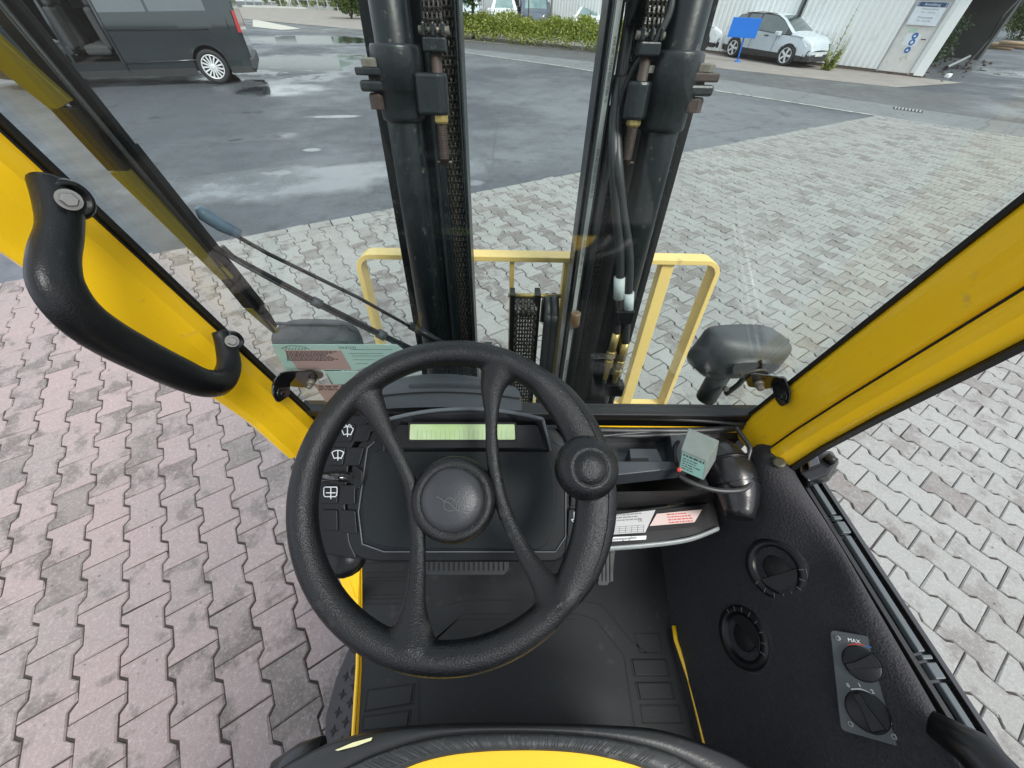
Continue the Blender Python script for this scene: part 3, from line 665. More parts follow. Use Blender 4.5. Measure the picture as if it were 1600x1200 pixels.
def vehicle(root, L, top, belt, clear, wid, arches, cls, mats, nx=90, crown=.05, skip=()):
    xs = sorted(set([-L / 2 + L * i / nx for i in range(nx + 1)] + [a[0] + s * a[1] for a in arches for s in (-1, 1)]))
    parts = {}
    def put(nm, quad, sm=True):
        if nm in skip or nm is None: return
        q = []
        for p in quad:
            if not any((p - k).length < 1e-5 for k in q): q.append(p)
        if len(q) >= 3: mb = parts.setdefault(nm, MB()); mb.add(q, [tuple(range(len(q)))], sm)
    def bot(x):
        z = clear
        for xc, r in arches:
            if abs(x - xc) < r: z = max(z, r * .93 + sqrt(max(0, r * r - (x - xc) ** 2)) * 1.0 - .0)
        return z
    lowT = [0, .12, .25, .4, .55, .7, .85, 1]; upT = [.07, .5, .93, 1]
    colz = []
    for x in xs:
        t_ = interp(top, x); b_ = min(interp(belt, x), t_); bo = min(bot(x), b_ - .02)
        colz.append([bo + (b_ - bo) * f for f in lowT] + [b_ + (t_ - b_) * f for f in upT])
    nl = len(lowT)
    for i in range(len(xs) - 1):
        for k in range(len(colz[0]) - 1):
            z = (colz[i][k], colz[i + 1][k], colz[i + 1][k + 1], colz[i][k + 1]); X = (xs[i], xs[i + 1], xs[i + 1], xs[i]); xc = (xs[i] + xs[i + 1]) / 2; zc = sum(z) / 4
            for s in (1, -1):
                nm = cls('side', xc, zc, k - nl + 1, s); put(nm, [Vector((X[q], s * wid(X[q], z[q]), z[q])) for q in range(4)])
        Y = [-1, -.75, -.4, 0, .4, .75, 1]
        for k in range(6):
            def tp(x, zt, s): return Vector((x, s * wid(x, zt), zt + crown * (1 - s * s)))
            xc = (xs[i] + xs[i + 1]) / 2; nm = cls('top', xc, interp(top, xc), k, 0)
            put(nm, [tp(xs[i], colz[i][-1], Y[k]), tp(xs[i + 1], colz[i + 1][-1], Y[k]), tp(xs[i + 1], colz[i + 1][-1], Y[k + 1]), tp(xs[i], colz[i][-1], Y[k + 1])])
    for i, nmx in ((0, 'rear'), (len(xs) - 1, 'front')):
        for k in range(len(colz[0]) - 1):
            za, zb = colz[i][k], colz[i][k + 1]; x = xs[i]
            put(cls(nmx, x, (za + zb) / 2, k - nl + 1, 0), [Vector((x, -wid(x, za), za)), Vector((x, wid(x, za), za)), Vector((x, wid(x, zb), zb)), Vector((x, -wid(x, zb), zb))], False)
    for nm, mb in parts.items():
        o = mb.build(nm, mats[nm], root, local=True)
        bm = bmesh.new(); bm.from_mesh(o.data); bmesh.ops.remove_doubles(bm, verts=bm.verts, dist=.0008); bmesh.ops.recalc_face_normals(bm, faces=bm.faces); bm.to_mesh(o.data); bm.free()
    MB().box((0, 0, clear + .16), (L * .9, wid(0, .4) * 1.72, .2)).build('underbody', M_UNDER, root, local=True)
    for xc, r in arches:
        for s in (1, -1): MB().lathe([(r * 1.0, 0), (r * 1.0, .03)], (xc, s * (wid(0, .5) - .32), r * .93), (0, s, 0), 24).build('wheel_housing', M_UNDER, root, local=True)
def suv(x, y, rz, sc, label, paint, group, screen=M_CGLASS):
    t = empty('parked_car', (x, y, .012), label, 'car', group, rz); t.scale = (sc * 1.06, sc, sc)
    top = [(-2.29, .62), (-2.26, 1.0), (-2.12, 1.12), (-1.95, 1.30), (-1.7, 1.52), (-1.2, 1.61), (-.3, 1.635), (.2, 1.60), (.55, 1.48), (1.25, 1.09), (1.9, .98), (2.18, .84), (2.29, .55)]
    belt = [(-2.3, 1.12), (-1.5, 1.10), (.6, 1.0), (1.25, 1.0), (2.3, 1.0)]
    def wid(x, z):
        w = .92
        e = abs(x) - 1.55
        if e > 0: w -= .30 * (e / .75) ** 2
        w -= .05 * max(0, (.55 - z) / .3) ** 2
        if z > 1.0: w -= (z - 1.0) * .42
        elif z > .62: w -= .04 * (z - .62)
        return max(.2, w)
    def cls(kind, x, z, k, s):
        if kind == 'side':
            if k >= 1 and k < 3 and -1.75 < x < .95 and not (-.62 < x < -.52) and not (-1.30 < x < -1.16): return 'side_window'
            if k >= 0 and -1.9 < x < 1.25: return 'window_frame'
            near = any(abs(x - c) < .44 and z < .36 * .93 + sqrt(max(0, .44 ** 2 - (x - c) ** 2)) for c in (1.38, -1.38))
            if z < .42 or near: return 'cladding'
            if z > .98 and k == 0 and x < 1: return 'body'
            return 'body'
        if kind == 'top':
            if .33 < x < 1.2: return 'windscreen' if k not in (0, 5) else 'pillar'
            if -1.85 < x < -1.6: return 'rear_window'
            return 'body'
        if z < .45: return 'cladding'
        return 'body'
    vehicle(t, 4.58, top, belt, .22, wid, [(1.38, .38), (-1.38, .38)], cls, dict(body=paint, side_window=M_CGLASS, window_frame=M_GLOSS, cladding=M_CLAD, windscreen=screen, rear_window=M_CGLASS, pillar=paint))
    for xx in (1.38, -1.38):
        for s in (1, -1): wheel(t, xx, s * .83, s, .36, .23, 5, M_RIM, .74, .13)
    for s in (1, -1):
        MB().box((.72, s * 1.02, 1.04), (.2, .22, .15)).build('wing_mirror', paint, t, .03, local=True)
        MB().add([(2.02, s * .80, .70), (2.25, s * .52, .68), (2.24, s * .50, .80), (1.86, s * .84, .86)], [(0, 1, 2, 3)]).add([(2.03, s * .82, .70), (2.27, s * .54, .68), (2.26, s * .52, .80), (1.88, s * .86, .86)], [(0, 1, 2, 3)]).build('headlight', M_LAMP, t, local=True)
        MB().add([(2.12, s * .75, .36), (2.22, s * .66, .36), (2.24, s * .66, .62), (2.18, s * .73, .58)], [(0, 1, 2, 3)]).build('air_inlet', M_CLAD, t, local=True)
        MB().tube([(-1.4, s * .68, 1.60), (-.6, s * .70, 1.66), (.1, s * .69, 1.64)], .018, 6).build('roof_rail', M_STEEL, t, local=True)
        for xx in (-.57, .62): MB().tube([(xx + .04, s * .945, 1.0), (xx, s * .945, .6), (xx - .02, s * .93, .35)], .006, 4).build('door_seam', M_SEAM, t, local=True)
        for xx in (-.95, .12): MB().box((xx, s * .925, .93), (.2, .03, .035)).build('door_handle', M_CLAD, t, .008, local=True)
    MB().box((2.27, 0, .45), (.05, .52, .11)).build('number_plate', M_WPRINT, t, local=True)
    return t
M_SILV = mat('silver_paint', (.56, .62, .66), .22, .15, col2=(.52, .58, .62), nscale=2, coat=.7)
M_WCAR = mat('white_car_paint', (.76, .78, .80), .22, 0, col2=(.72, .74, .76), nscale=2, coat=.7)
M_DARKC = mat('dark_car_paint', (.10, .12, .16), .2, .2, col2=(.08, .1, .14), nscale=2, coat=.8)
r1 = Vector(g2(1160, 93)); r2 = Vector(g2(1242, 107)); dr_ = (r2 - r1).normalized(); mid = (r1 + r2) / 2; nrm = Vector((-dr_.y, dr_.x)); nrm = nrm if nrm.y > 0 else -nrm
cc = mid + nrm * .75 - dr_ * .62; suv(cc.x, cc.y, atan2(dr_.y, dr_.x), .85, 'silver crossover parked against the white hall behind the blue sign', M_SILV, 'cars parked along the hall')
c3 = cc - dr_ * 4.35 + nrm * .15; suv(c3.x, c3.y, atan2(dr_.y, dr_.x) + .0, .85, 'white car parked behind the silver crossover, its front showing beside the mast', M_WCAR, 'cars parked along the hall')
head = atan2(HN.y, HN.x) + .35
for (X, Y, sc, lab, pt, sm) in ((770, 50, .84, 'small white car nosed towards the hedge left of the dark van', M_WCAR, 1), (907, 62, .78, 'white hatchback behind the hedge beside the right mast rail', M_WCAR, 1), (712, 45, .84, 'pale car half hidden behind the leafy tree', M_SILV, 1)):
    p = g2(X, Y); d = Vector((cos(head), sin(head))); suv(p[0] - d.x * 1.5, p[1] - d.y * 1.5, -pi / 2 + (.0 if X < 900 else -.25) - p[0] * .02, sc, lab, pt, 'cars parked behind the hedge', M_CGLASSL)
def van(x, y, rz, sc, label, paint, name='parked_van', opened=False, group=None, screen=M_CGLASS):
    t = empty(name, (x, y, .004), label, 'van', group, rz); t.scale = (sc, sc, sc)
    L = 5.14; K = (2.81 / 2.57 if opened else 1.0)
    top = [(q * K, r) for q, r in [(-2.57, 1.75), (-2.50, 1.84), (-2.3, 1.88), (1.0, 1.90), (1.25, 1.84), (2.0, 1.18), (2.35, 1.02), (2.52, .85), (2.57, .6)]]; L *= K; KZ = 1.16 if opened else 1.0; top = [(q, r * KZ) for q, r in top]
    belt = [(-2.6, 1.16 * KZ), (1.6, 1.08 * KZ), (2.6, 1.0 * KZ)]
    def wid(x, z):
        w = .965; x = x / K
        e = abs(x) - (1.9 if x > 0 else 2.3)
        if e > 0: w -= (.5 if x > 0 else .10) * (e / (.67 if x > 0 else .27)) ** 2
        z /= KZ
        if z > 1.1: w -= (z - 1.1) * .15
        w -= .03 * max(0, (.5 - z) / .3) ** 2 + .012 * sin(max(0, min(1, (z - .5) / .55)) * pi * 2)
        return w
    XO = (.05, .98)                          # sliding door opening
    XF = (1.02, 1.85)
    def cls(kind, x, z, k, s):
        if kind == 'side':
            if opened and s == 1 and XO[0] < x < XO[1] and z > .42 and k < 3: return None
            if opened and s == 1 and XF[0] < x < XF[1] and z > .42 and k < 3: return None
            if k >= 1 and k < 3 and (-2.2 < x < -1.02 or -.95 < x < -.02 or .08 < x < .94 or 1.08 < x < 1.65): return 'side_window'
            if z < .36: return 'sill'
            return 'body'
        if kind == 'top':
            if 1.2 < x < 2.0: return 'windscreen' if k not in (0, 5) else 'body'
            return 'body'
        if kind == 'rear' and k in (1, 2): return 'rear_window'
        if z < .4: return 'sill'
        return 'body'
    WX, RR = ((1.84, -1.84) if opened else (1.60, -1.60)), .40
    vehicle(t, L, top, belt, .20, wid, [(WX[0], RR), (WX[1], RR)], cls, dict(body=paint, side_window=M_VGLASS, windscreen=screen, rear_window=M_VGLASS, sill=M_CLAD), 100)
    for xx in WX:
        for s in (1, -1): wheel(t, xx, s * .88, s, .345, .22, 15, M_RIM, .72, .052, M_UNDER)
    for s in (1, -1):
        o_ = Vector(((1 - K) * 2.57, 0, 0))
        MB().prism([o_ + Vector(q) for q in [(-2.49, s * .935, 1.0), (-2.58, s * .925, 1.0), (-2.57, s * .90, 1.40), (-2.51, s * .915, 1.40)]], (0, s * .015, 0)).build('tail_light', M_TAIL, t, local=True)
        MB().tube([(-2.1, s * .985, 1.065), (-.0, s * .985, 1.06)], .010, 6).build('door_rail', M_SEAM, t, local=True)
        MB().tube([(-2.0, s * .972, .50), (-.0, s * .98, .46)], .014, 6).build('crease', paint, t, local=True)
        for xx in (-.0,): MB().tube([(xx, s * .95, 1.75), (xx, s * .985, 1.0), (xx, s * .97, .3)], .008, 4).build('door_seam', M_SEAM, t, local=True)
        MB().lathe([(RR + .055, -.01), (RR + .06, .0), (RR + .01, .02), (RR + .0, .0)], (WX[1], s * .965, RR * .93), (0, s, 0), 40).build('arch_trim', paint, t, local=True) if False else None
        MB().box((1.55, s * 1.10, 1.15), (.12, .22, .28)).build('wing_mirror', M_GLOSS, t, .04, local=True)
        MB().prism([(2.05, s * .86, .80), (2.48, s * .60, .74), (2.44, s * .60, .92), (2.0, s * .88, .98)], (.015, s * .02, 0)).build('headlight', M_LAMP, t, local=True)
    MB().box((-2.56 * K, 0, .38), (.14, 1.8, .26)).build('rear_bumper', M_CLAD, t, .04, local=True); MB().box((2.55 * K, 0, .38), (.1, 1.5, .26)).build('front_bumper', paint, t, .04, local=True)
    return t
M_VGLASS = mat('tinted_glass', (.07, .085, .095), .08, spec=.8, coat=.6, col2=(.05, .06, .07), nscale=1.0)
M_VAN = mat('van_paint', (.022, .030, .034), .16, .3, col2=(.018, .024, .028), nscale=2, coat=.8)
p = g2(833, 54); van(p[0] + .1, p[1] + 2.1, -pi / 2, .84, 'dark blue-grey van nosed towards the hedge behind the young tree', M_DARKC, 'parked_van', screen=M_CGLASSL)
VR = Vector(g2(345, 130)); VDIR = Vector((-cos(radians(23)), -sin(radians(23))))
VS = .97; vc = VR + VDIR * 1.84 * VS + Vector((VDIR.y, -VDIR.x)) * (.88 * VS)
rz = atan2(VDIR.y, VDIR.x)
v = van(vc.x, vc.y, rz, VS, 'dark grey van parked on the wet yard with its side door standing open', M_VAN, 'open_van', True)
M_INT = mat('van_interior', (.03, .032, .034), .8); M_SEAT = mat('seat_cloth', (.045, .047, .05), .9)
MB().box((.95, 0, .40), (1.9, 1.6, .05)).build('cabin_floor', M_INT, v, local=True)
MB().box((.0, -.0, 1.0), (.05, 1.6, 1.3)).build('bulkhead', M_INT, v, local=True)
for yy in (.45, -.35):
    for xx in (.25, 1.0):
        s = MB().box((xx + .22, yy, .68), (.5, .55, .18)).build('seat', M_SEAT, v, .05, local=True)
        MB().box((xx - .02, yy, 1.05), (.16, .5, .75)).build('backrest', M_SEAT, s, .06, local=True); MB().box((xx - .04, yy, 1.52), (.12, .26, .2)).build('headrest', M_SEAT, s, .05, local=True)
MB().box((1.75, 0, .98), (.35, 1.6, .3)).build('dashboard', M_INT, v, .05, local=True)
s = MB().tube([(1.5 + .0, .45 + .19 * cos(a * pi / 10), 1.1 + .19 * sin(a * pi / 10)) for a in range(20)], .016, 6, closed=True).build('steering_wheel', M_SEAM, v, local=True)
# the opened front door stands out from the side
dd = MB().box((0, 0, 0), (.92, .06, .66)); D_ = Matrix.Rotation(radians(-58), 3, 'Z'); hinge = Vector((1.88, .97, 0))
def dv(x, y, z): return hinge + D_ @ Vector((x, y, 0)) + Vector((0, 0, z))
dm = MB().prism([dv(0, 0, .42), dv(-.85, 0, .42), dv(-.88, 0, 1.1), dv(0, 0, 1.1)], D_ @ Vector((0, .07, 0))).build('front_door', M_VAN, v, .015, local=True)
MB().prism([dv(-.05, .005, .50), dv(-.8, .005, .50), dv(-.8, .005, .98), dv(-.05, .005, 1.02)], D_ @ Vector((0, -.025, 0))).build('door_lining', M_INT, dm, .02, local=True)
fm = MB()
fm.tube([dv(-.88, .03, 1.1), dv(-.72, .03, 1.72), dv(-.3, .03, 1.74), dv(0, .03, 1.12)], .03, 6); fm.build('window_frame', M_VAN, dm, local=True)
MB().prism([dv(-.84, .03, 1.1), dv(-.72, .03, 1.69), dv(-.32, .03, 1.71), dv(-.03, .03, 1.12)], D_ @ Vector((0, .006, 0))).build('pane', glass('door_glass', (.75, .85, .84)), dm, local=True)
MB().lathe([(.10, 0), (.10, .01)], dv(-.62, -.03, .62), D_ @ Vector((0, -1, 0)), 18).build('speaker', M_SEAM, dm, local=True)
# white site banner behind the van, read through its open doors
bp_ = py(112, 2, vc.y + 3.2); tb = empty('site_banner', (bp_.x, bp_.y, 0), 'white banner with red lettering seen through the open van', 'banner')
MB().box(bp_, (2.6, .03, .7)).build('sheet', mat('banner_white', (.72, .72, .68), .6), tb); MB().box((bp_.x - 1.25, bp_.y + .03, bp_.z / 2), (.05, .05, bp_.z)).build('post', M_STEEL, tb); MB().box((bp_.x + 1.25, bp_.y + .03, bp_.z / 2), (.05, .05, bp_.z)).build('post', M_STEEL, tb)
text('Grundbau', .42, bp_ + Vector((-.95, -.02, -.2)), (1, 0, 0), (0, 0, 1), M_RED, tb)
# ---- dark open shed and greenery to the right of the hall
s0 = Vector(g2(1446, 126)); s1 = Vector(g2(1532, 92)); sd = (s1 - s0).normalized(); sn = Vector((-sd.y, sd.x)); sn = sn if sn.y > 0 else -sn
shed = empty('open_shed', (*s0, 0), 'dark open-fronted shed beside the end of the white hall', 'shed')
def sp_(a, b, z): p = s0 + sd * a + sn * b; return Vector((p.x, p.y, z))
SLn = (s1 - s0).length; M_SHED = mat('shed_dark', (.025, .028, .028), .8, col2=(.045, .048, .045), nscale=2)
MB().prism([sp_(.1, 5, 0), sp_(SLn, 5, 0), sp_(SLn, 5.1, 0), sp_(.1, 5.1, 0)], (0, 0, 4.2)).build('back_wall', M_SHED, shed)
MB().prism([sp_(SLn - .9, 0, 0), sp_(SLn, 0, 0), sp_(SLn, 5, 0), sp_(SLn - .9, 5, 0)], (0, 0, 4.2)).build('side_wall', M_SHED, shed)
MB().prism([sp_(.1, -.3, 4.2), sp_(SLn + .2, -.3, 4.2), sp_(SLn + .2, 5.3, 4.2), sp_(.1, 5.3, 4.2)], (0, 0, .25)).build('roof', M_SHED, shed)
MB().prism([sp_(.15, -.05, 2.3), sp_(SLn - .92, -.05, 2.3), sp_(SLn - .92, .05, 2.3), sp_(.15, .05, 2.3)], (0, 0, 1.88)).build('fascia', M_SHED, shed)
cb = [sp_(SLn * .55, -.15, 0.05), sp_(SLn * .66, -.15, .8), sp_(SLn * .60, -.15, 1.5), sp_(SLn * .74, -.15, 2.2), sp_(SLn * .70, -.15, 3.2)]
MB().tube(smooth_path(cb, 6), .04, 8).build('cable', M_SEAM, shed)
MB().tube([sp_(SLn - .3, -.06, 1.8), sp_(SLn - .3, -.06, 3.6)], .04, 6).build('light_strip', M_GPRINT, shed)
c = sp_(SLn * .42, 1.6, 0); bush('shade_bush', c.x, c.y, (1.7, 1.1, 1.0), 'dark green bush growing in the shade of the open shed', 'bush', M_DLEAF, 9000, .07, 33, clumps=30)
c = sp_(SLn * .35, -.05, .1); t = empty('pipe', (c.x, c.y, 0), 'pale pipe lying on rubble at the mouth of the open shed', 'pipe')
q1, q2 = pz(1478, 106, .15), pz(1515, 88, .3); MB().tube([q1, q2], .05, 10).build('tube', M_GPRINT, t); MB().lathe([(.065, 0), (.065, .08)], q1, (q2 - q1), 10).build('collar', M_SEAM, t)
q = pz(1482, 118, .05); tag(MB().box(q, (.35, .12, .1), Matrix.Rotation(.6, 3, 'Z')).build('white_block', M_WPRINT, None, .01), 'small white block lying on the rubble at the shed', 'block')
rnd = random.Random(8); rb = MB()
for _ in range(60):
    a, b = rnd.uniform(.1, SLn - 1.0), rnd.uniform(-.7, 1.4); s = rnd.uniform(.02, .08); p = sp_(a, b, s * .3); rb.box(p, (s * 1.5, s, s * .8), Matrix.Rotation(rnd.uniform(0, 3), 3, 'Z') @ Matrix.Rotation(rnd.uniform(-.5, .5), 3, 'X'))
tag(rb.build('rubble', mat('rubble_brown', (.075, .058, .045), .95, col2=(.04, .035, .03), nscale=5)), 'brown rubble and splinters on the ground at the mouth of the shed', 'rubble', kind='stuff')
for k, (X, Y, r_) in enumerate(((1590, 62, (2.2, 1.6, 1.6)), (1560, 40, (3.0, 2, 2.3)))):
    p = g2(X, Y); bush('broad_bush', p[0], p[1], r_, ('bright green bush at the right edge beyond the dark shed', 'tall green bush rising behind the shed wall')[k], 'bush', M_LEAF, 9000, .11, 50 + k, 'bushes beyond the shed', clumps=34)
rnd = random.Random(9)
for k in range(6):
    p = pz(1560 + 14 * k, 74 - (k % 3) * 3, .08 + .12 * (k % 3)); a = rnd.uniform(-.25, .25) - .5
    d = Vector((cos(a), sin(a), 0)) * rnd.uniform(.5, .9); tag(MB().tube([p - d, p + d], .09, 8).build('log', mat('log_wood', (.34, .24, .15), .9, nscale=8)), 'brown log in the pile below the bushes at the right edge', 'log', 'logs below the bushes')
# ---- far edge of the yard, top left
M_FENCE = mat('fence_wire', (.45, .46, .46), .5, .3); a = Vector(g2(385, 9)); b = Vector(g2(560, 19)); fe = empty('wire_fence', (a.x, a.y, 0), 'light wire fence on posts along the far edge of the yard', 'fence')
n = 12
for k in range(n + 1):
    p = a + (b - a) * k / n; MB().box((p.x, p.y, .8), (.08, .08, 1.6)).build('post', M_FENCE, fe)
w = MB()
for k in range(5): w.tube([(a.x, a.y, .2 + .33 * k), (b.x, b.y, .2 + .33 * k)], .012, 4)
for k in range(120):
    p = a + (b - a) * k / 120; w.tube([(p.x, p.y, .1), (p.x, p.y, 1.55)], .008, 3)
w.build('wire', M_FENCE, fe)
kb = MB(); p, q = Vector(g2(380, 11)), Vector(g2(535, 16)); kb.box(((p.x + q.x) / 2, (p.y + q.y) / 2, .06), ((q - p).length, .25, .12), Matrix.Rotation(atan2(q.y - p.y, q.x - p.x), 3, 'Z')); tag(kb.build('kerb', mat('kerb_pale', (.5, .5, .47), .8)), kind='structure')
fb = (a + b) / 2; t = empty('far_building', (fb.x, fb.y + 8, 0), 'pale low building beyond the wire fence', 'building')
MB().box((fb.x - 6, fb.y + 12, 3), (46, 6, 6)).build('wall', mat('far_wall', (.62, .64, .65), .7), t); MB().box((fb.x - 6, fb.y + 12, 6.1), (47, 7, .3)).build('roof', M_GPRINT, t)
for k in range(7): MB().box((fb.x - 24 + k * 6, fb.y + 8.96, 2.2), (2.2, .06, 1.2)).build('window', M_CGLASS, t)
for k, (X, Y) in enumerate(((470, 14), (502, 15), (525, 17), (430, 12))):
    p = g2(X, Y); bush('roadside_bush', p[0], p[1] + 1.0, (1.3, .7, .55), ('yellow-green bush by the wire fence', 'second bush along the wire fence from the shrub', 'bush by the wire fence nearest the round shrub', 'small bush at the far left of the wire fence')[k], 'bush', M_HEDGE, 1800, .09, 70 + k, 'bushes along the wire fence')
pp = [g2(395, 30), g2(470, 45), g2(440, 47), g2(395, 42)]; sheet('pale_slab', pp, .008, mat('pale_concrete', (.45, .43, .38), .8))
# =================================================================== THE FORKLIFT
fk = empty('forklift', (.08, .4, 0), 'yellow forklift truck seen from the driver seat, with steering wheel, dashboard and black lift mast', 'forklift')
Z = Vector((0, 0, 1)); XA = Vector((1, 0, 0)); YA = Vector((0, 1, 0))
# ---- windscreen plane leans back
KL = .205; GP_ = Plane((0, .572, 1.288), (0, -1, -KL))       # normal towards the driver (and a little down)
G = lambda x, y, off=0.0: GP_.at(x, y, off)
gl_l = (G(480, 640), G(0, 190)); gl_r = (G(1182, 640), G(1600, 310))
def ext(a, b, z): return a + (b - a) * ((z - a.z) / (b.z - a.z))
ZT = 2.28
BL, BR = ext(*gl_l, 1.275), ext(*gl_r, 1.275); TL, TR = ext(*gl_l, ZT), ext(*gl_r, ZT)
MB().prism([BL, BR, TR, TL], GP_.n * -.005).build('windscreen', M_GLASS, fk)
for a, b, s in ((BL, TL, 1), (BR, TR, -1)):
    w = Vector((s, 0, 0)); se = MB().prism([a - w * .004 + GP_.n * .001, b - w * .004 + GP_.n * .001, b + w * .012 + GP_.n * .001, a + w * .012 + GP_.n * .001], GP_.n * .008).build('windscreen_seal', M_SEAL, fk, .001)
    MB().prism([a + w * .002 + GP_.n * .0095, b + w * .002 + GP_.n * .0095, b + w * .006 + GP_.n * .0095, a + w * .006 + GP_.n * .0095], GP_.n * .003).build('seal_bead', M_SEAM, se, .001)
# ---- roof pillars: section lofted along the leaning edge
def loft(secs, name, m, bevel=0.0, smooth=False):
    mb = MB(); mb.grid(secs, smooth, True); n = len(secs[0]); o = 0
    mb.f.append(tuple(range(n))); mb.f.append(tuple(range(len(mb.v) - n, len(mb.v)))); mb.sm += [False, False]
    return mb.build(name, m, fk, bevel)
def pillar_sections(edge, s, offs, zs, flare=None):
    out = []
    for z in zs:
        e = ext(*edge, z); sc = flare(z) if flare else 1
        out.append([Vector((e.x + s * dx, e.y + dy * sc, z)) for dx, dy in offs])
    return out
zsR = [1.20, 1.28, 1.36, 1.5, 1.65, 1.8, 2.0, 2.3]
# right pillar: inner band, groove, outer band with a rolled edge
offs1 = [(.002, -.003), (-.006, -.008), (-.012, -.018), (-.013, -.030), (-.008, -.045), (-.003, -.058), (.001, -.070), (.004, -.083), (.012, -.088), (.06, -.080), (.06, -.003)]
offs2 = [(.012, -.0905), (.003, -.094), (-.001, -.104), (.006, -.118), (.022, -.128), (.034, -.133), (.042, -.130), (.07, -.12), (.07, -.0905)]
def fl(z): return 1.0 + max(0, (1.40 - z)) * .6
loft(pillar_sections(gl_r, 1, offs1, zsR, fl), 'pillar', M_YEL, .004)
loft(pillar_sections(gl_r, 1, offs2, zsR, fl), 'door_pillar', M_YEL, .003)
loft(pillar_sections(gl_r, 1, [(.010, -.086), (.010, -.093), (.05, -.093), (.05, -.086)], zsR, fl), 'pillar_groove', M_SEAM)
loft(pillar_sections(gl_r, 1, [(.034, -.1305), (.030, -.139), (.040, -.143), (.050, -.137), (.050, -.129)], zsR, fl), 'door_seal', M_SEAL)
# left pillar: two facets with a ridge
offsL = [(.0, -.003), (-.003, -.005), (.004, -.012), (.006, -.040), (-.006, -.056), (-.022, -.088), (-.034, -.094), (-.06, -.08), (-.06, -.003)]
def fl2(z): return 1.0 + max(0, (1.36 - z)) * 1.2
ll = loft(pillar_sections(gl_l, 1, offsL, zsR, fl2), 'pillar', M_YEL, .004)
# overhead guard above and the rear pillars (outside the view, they shade the cab)
rg = MB(); yr = ext(*gl_r, 2.3).y
for a, b in (((-.58, yr - .02, 2.3), (.74, yr - .02, 2.3)),): rg.box(((a[0] + b[0]) / 2, a[1], 2.32), (1.4, .09, .07))
for x in (-.56, .72): rg.box((x, (yr - .95) / 2, 2.32), (.08, 1.35, .07)); MB().box((x, -.95, 1.5), (.08, .09, 1.6)).build('rear_post', M_SATIN, fk, .01)
rg.build('overhead_guard', M_YEL, fk, .01)
MB().box((.08, -.95, 2.32), (1.4, .09, .07)).build('rear_cross_bar', M_SATIN, fk, .01)
MB().box((.08, (yr - .95) / 2, 2.345), (1.2, 1.2, .01)).build('roof_panel', glass('roof_polycarbonate', (.85, .87, .88)), fk)
for k in range(4): MB().box((.08, -.75 + k * .30, 2.31), (1.25, .02, .05)).build('guard_bar', M_SATIN, fk, .006)
# ---- sill, cowl and the yellow frame under it
def ZP(x, y, z): return pz(x, y, z)
MB().prism([(-.50, .562, 1.262), (.66, .562, 1.262), (.66, .60, 1.262), (-.50, .60, 1.262)], (0, 0, .018)).build('sill_seal', M_SEAL, fk, .003)
MB().prism([(-.5, .575, .5), (.68, .575, .5), (.68, .60, .5), (-.5, .60, .5)], (0, 0, .77)).build('front_bulkhead', M_SATIN, fk)
q1, q2 = ZP(930, 668, 1.235), ZP(1180, 668, 1.235)
MB().prism([q1, q2, (q2.x + .04, .562, 1.235), (q1.x - .04, .562, 1.235)], (0, 0, -.03)).build('cowl_strip', M_YEL, fk, .003)
MB().prism([(-.46, .545, 1.20), (.62, .545, 1.20), (.62, .57, 1.22), (-.46, .57, 1.22)], (0, 0, -.03)).build('cowl', M_SATIN, fk, .003)
cb = []
for k, (ya, yb, yc, r_, z) in enumerate(((641, 640, 646, 6, 1.262), (648, 648, 653, 4.5, 1.252), (652, 653, 662, 3.5, 1.248), (671, 673, 667, 5, 1.236), (679, 681, 670, 4, 1.23), (684, 676, 662, 2.6, 1.236))):
    P = [ZP(800, ya - 2, z), ZP(900, ya, z), ZP(1000, yb, z), ZP(1100, (yb + yc) / 2 + (k % 2) * 2, z + .004), ZP(1150, yc, z + .006), ZP(1178, 658 + k, z)]
    MB().tube(smooth_path(P, 6), ms(P[2], r_), 8).build('cable', M_HOSE if k else M_SEAL, fk)
P = [ZP(1148, 646, 1.27), ZP(1165, 652, 1.262), ZP(1180, 662, 1.25)]; MB().tube(smooth_path(P, 4), ms(P[0], 3), 8).build('cable', mat('grey_sleeve', (.30, .30, .29), .5), fk)
c = ZP(1181, 657, 1.25); MB().lathe([(ms(c, 13), -.006), (ms(c, 13), .004), (ms(c, 8), .006)], c + Vector((-.006, -.01, 0)), (-.8, -.5, .3), 16).build('grommet', M_SEAL, fk)
# corrugated dash-top rail seen behind the wheel
# ---- dashboard
DA = radians(35); DP = Plane((0, .25, 1.50), (0, -sin(DA), cos(DA)))
D = lambda x, y, off=0.0: DP.at(x, y, off)
def dplate(pix, h0, h1, name, m, parent=fk, r=.01, bev=.0015, n=4): return plate(DP, pix, h0, h1, r, n).build(name, m, parent, bev)
dash = dplate([(600, 668), (862, 668), (884, 700), (884, 838), (868, 862), (600, 862), (566, 852), (560, 800), (572, 700)], -.05, 0, 'dashboard', M_PAD, fk, .02, .004)
dplate([(606, 702), (858, 702), (868, 760), (864, 826), (850, 858), (612, 856), (572, 846), (568, 770), (584, 706)], .0005, .004, 'panel_face', mat('panel_face', (.010, .013, .014), .42, spec=.25, bump=.15, bscale=900), dash, .02)
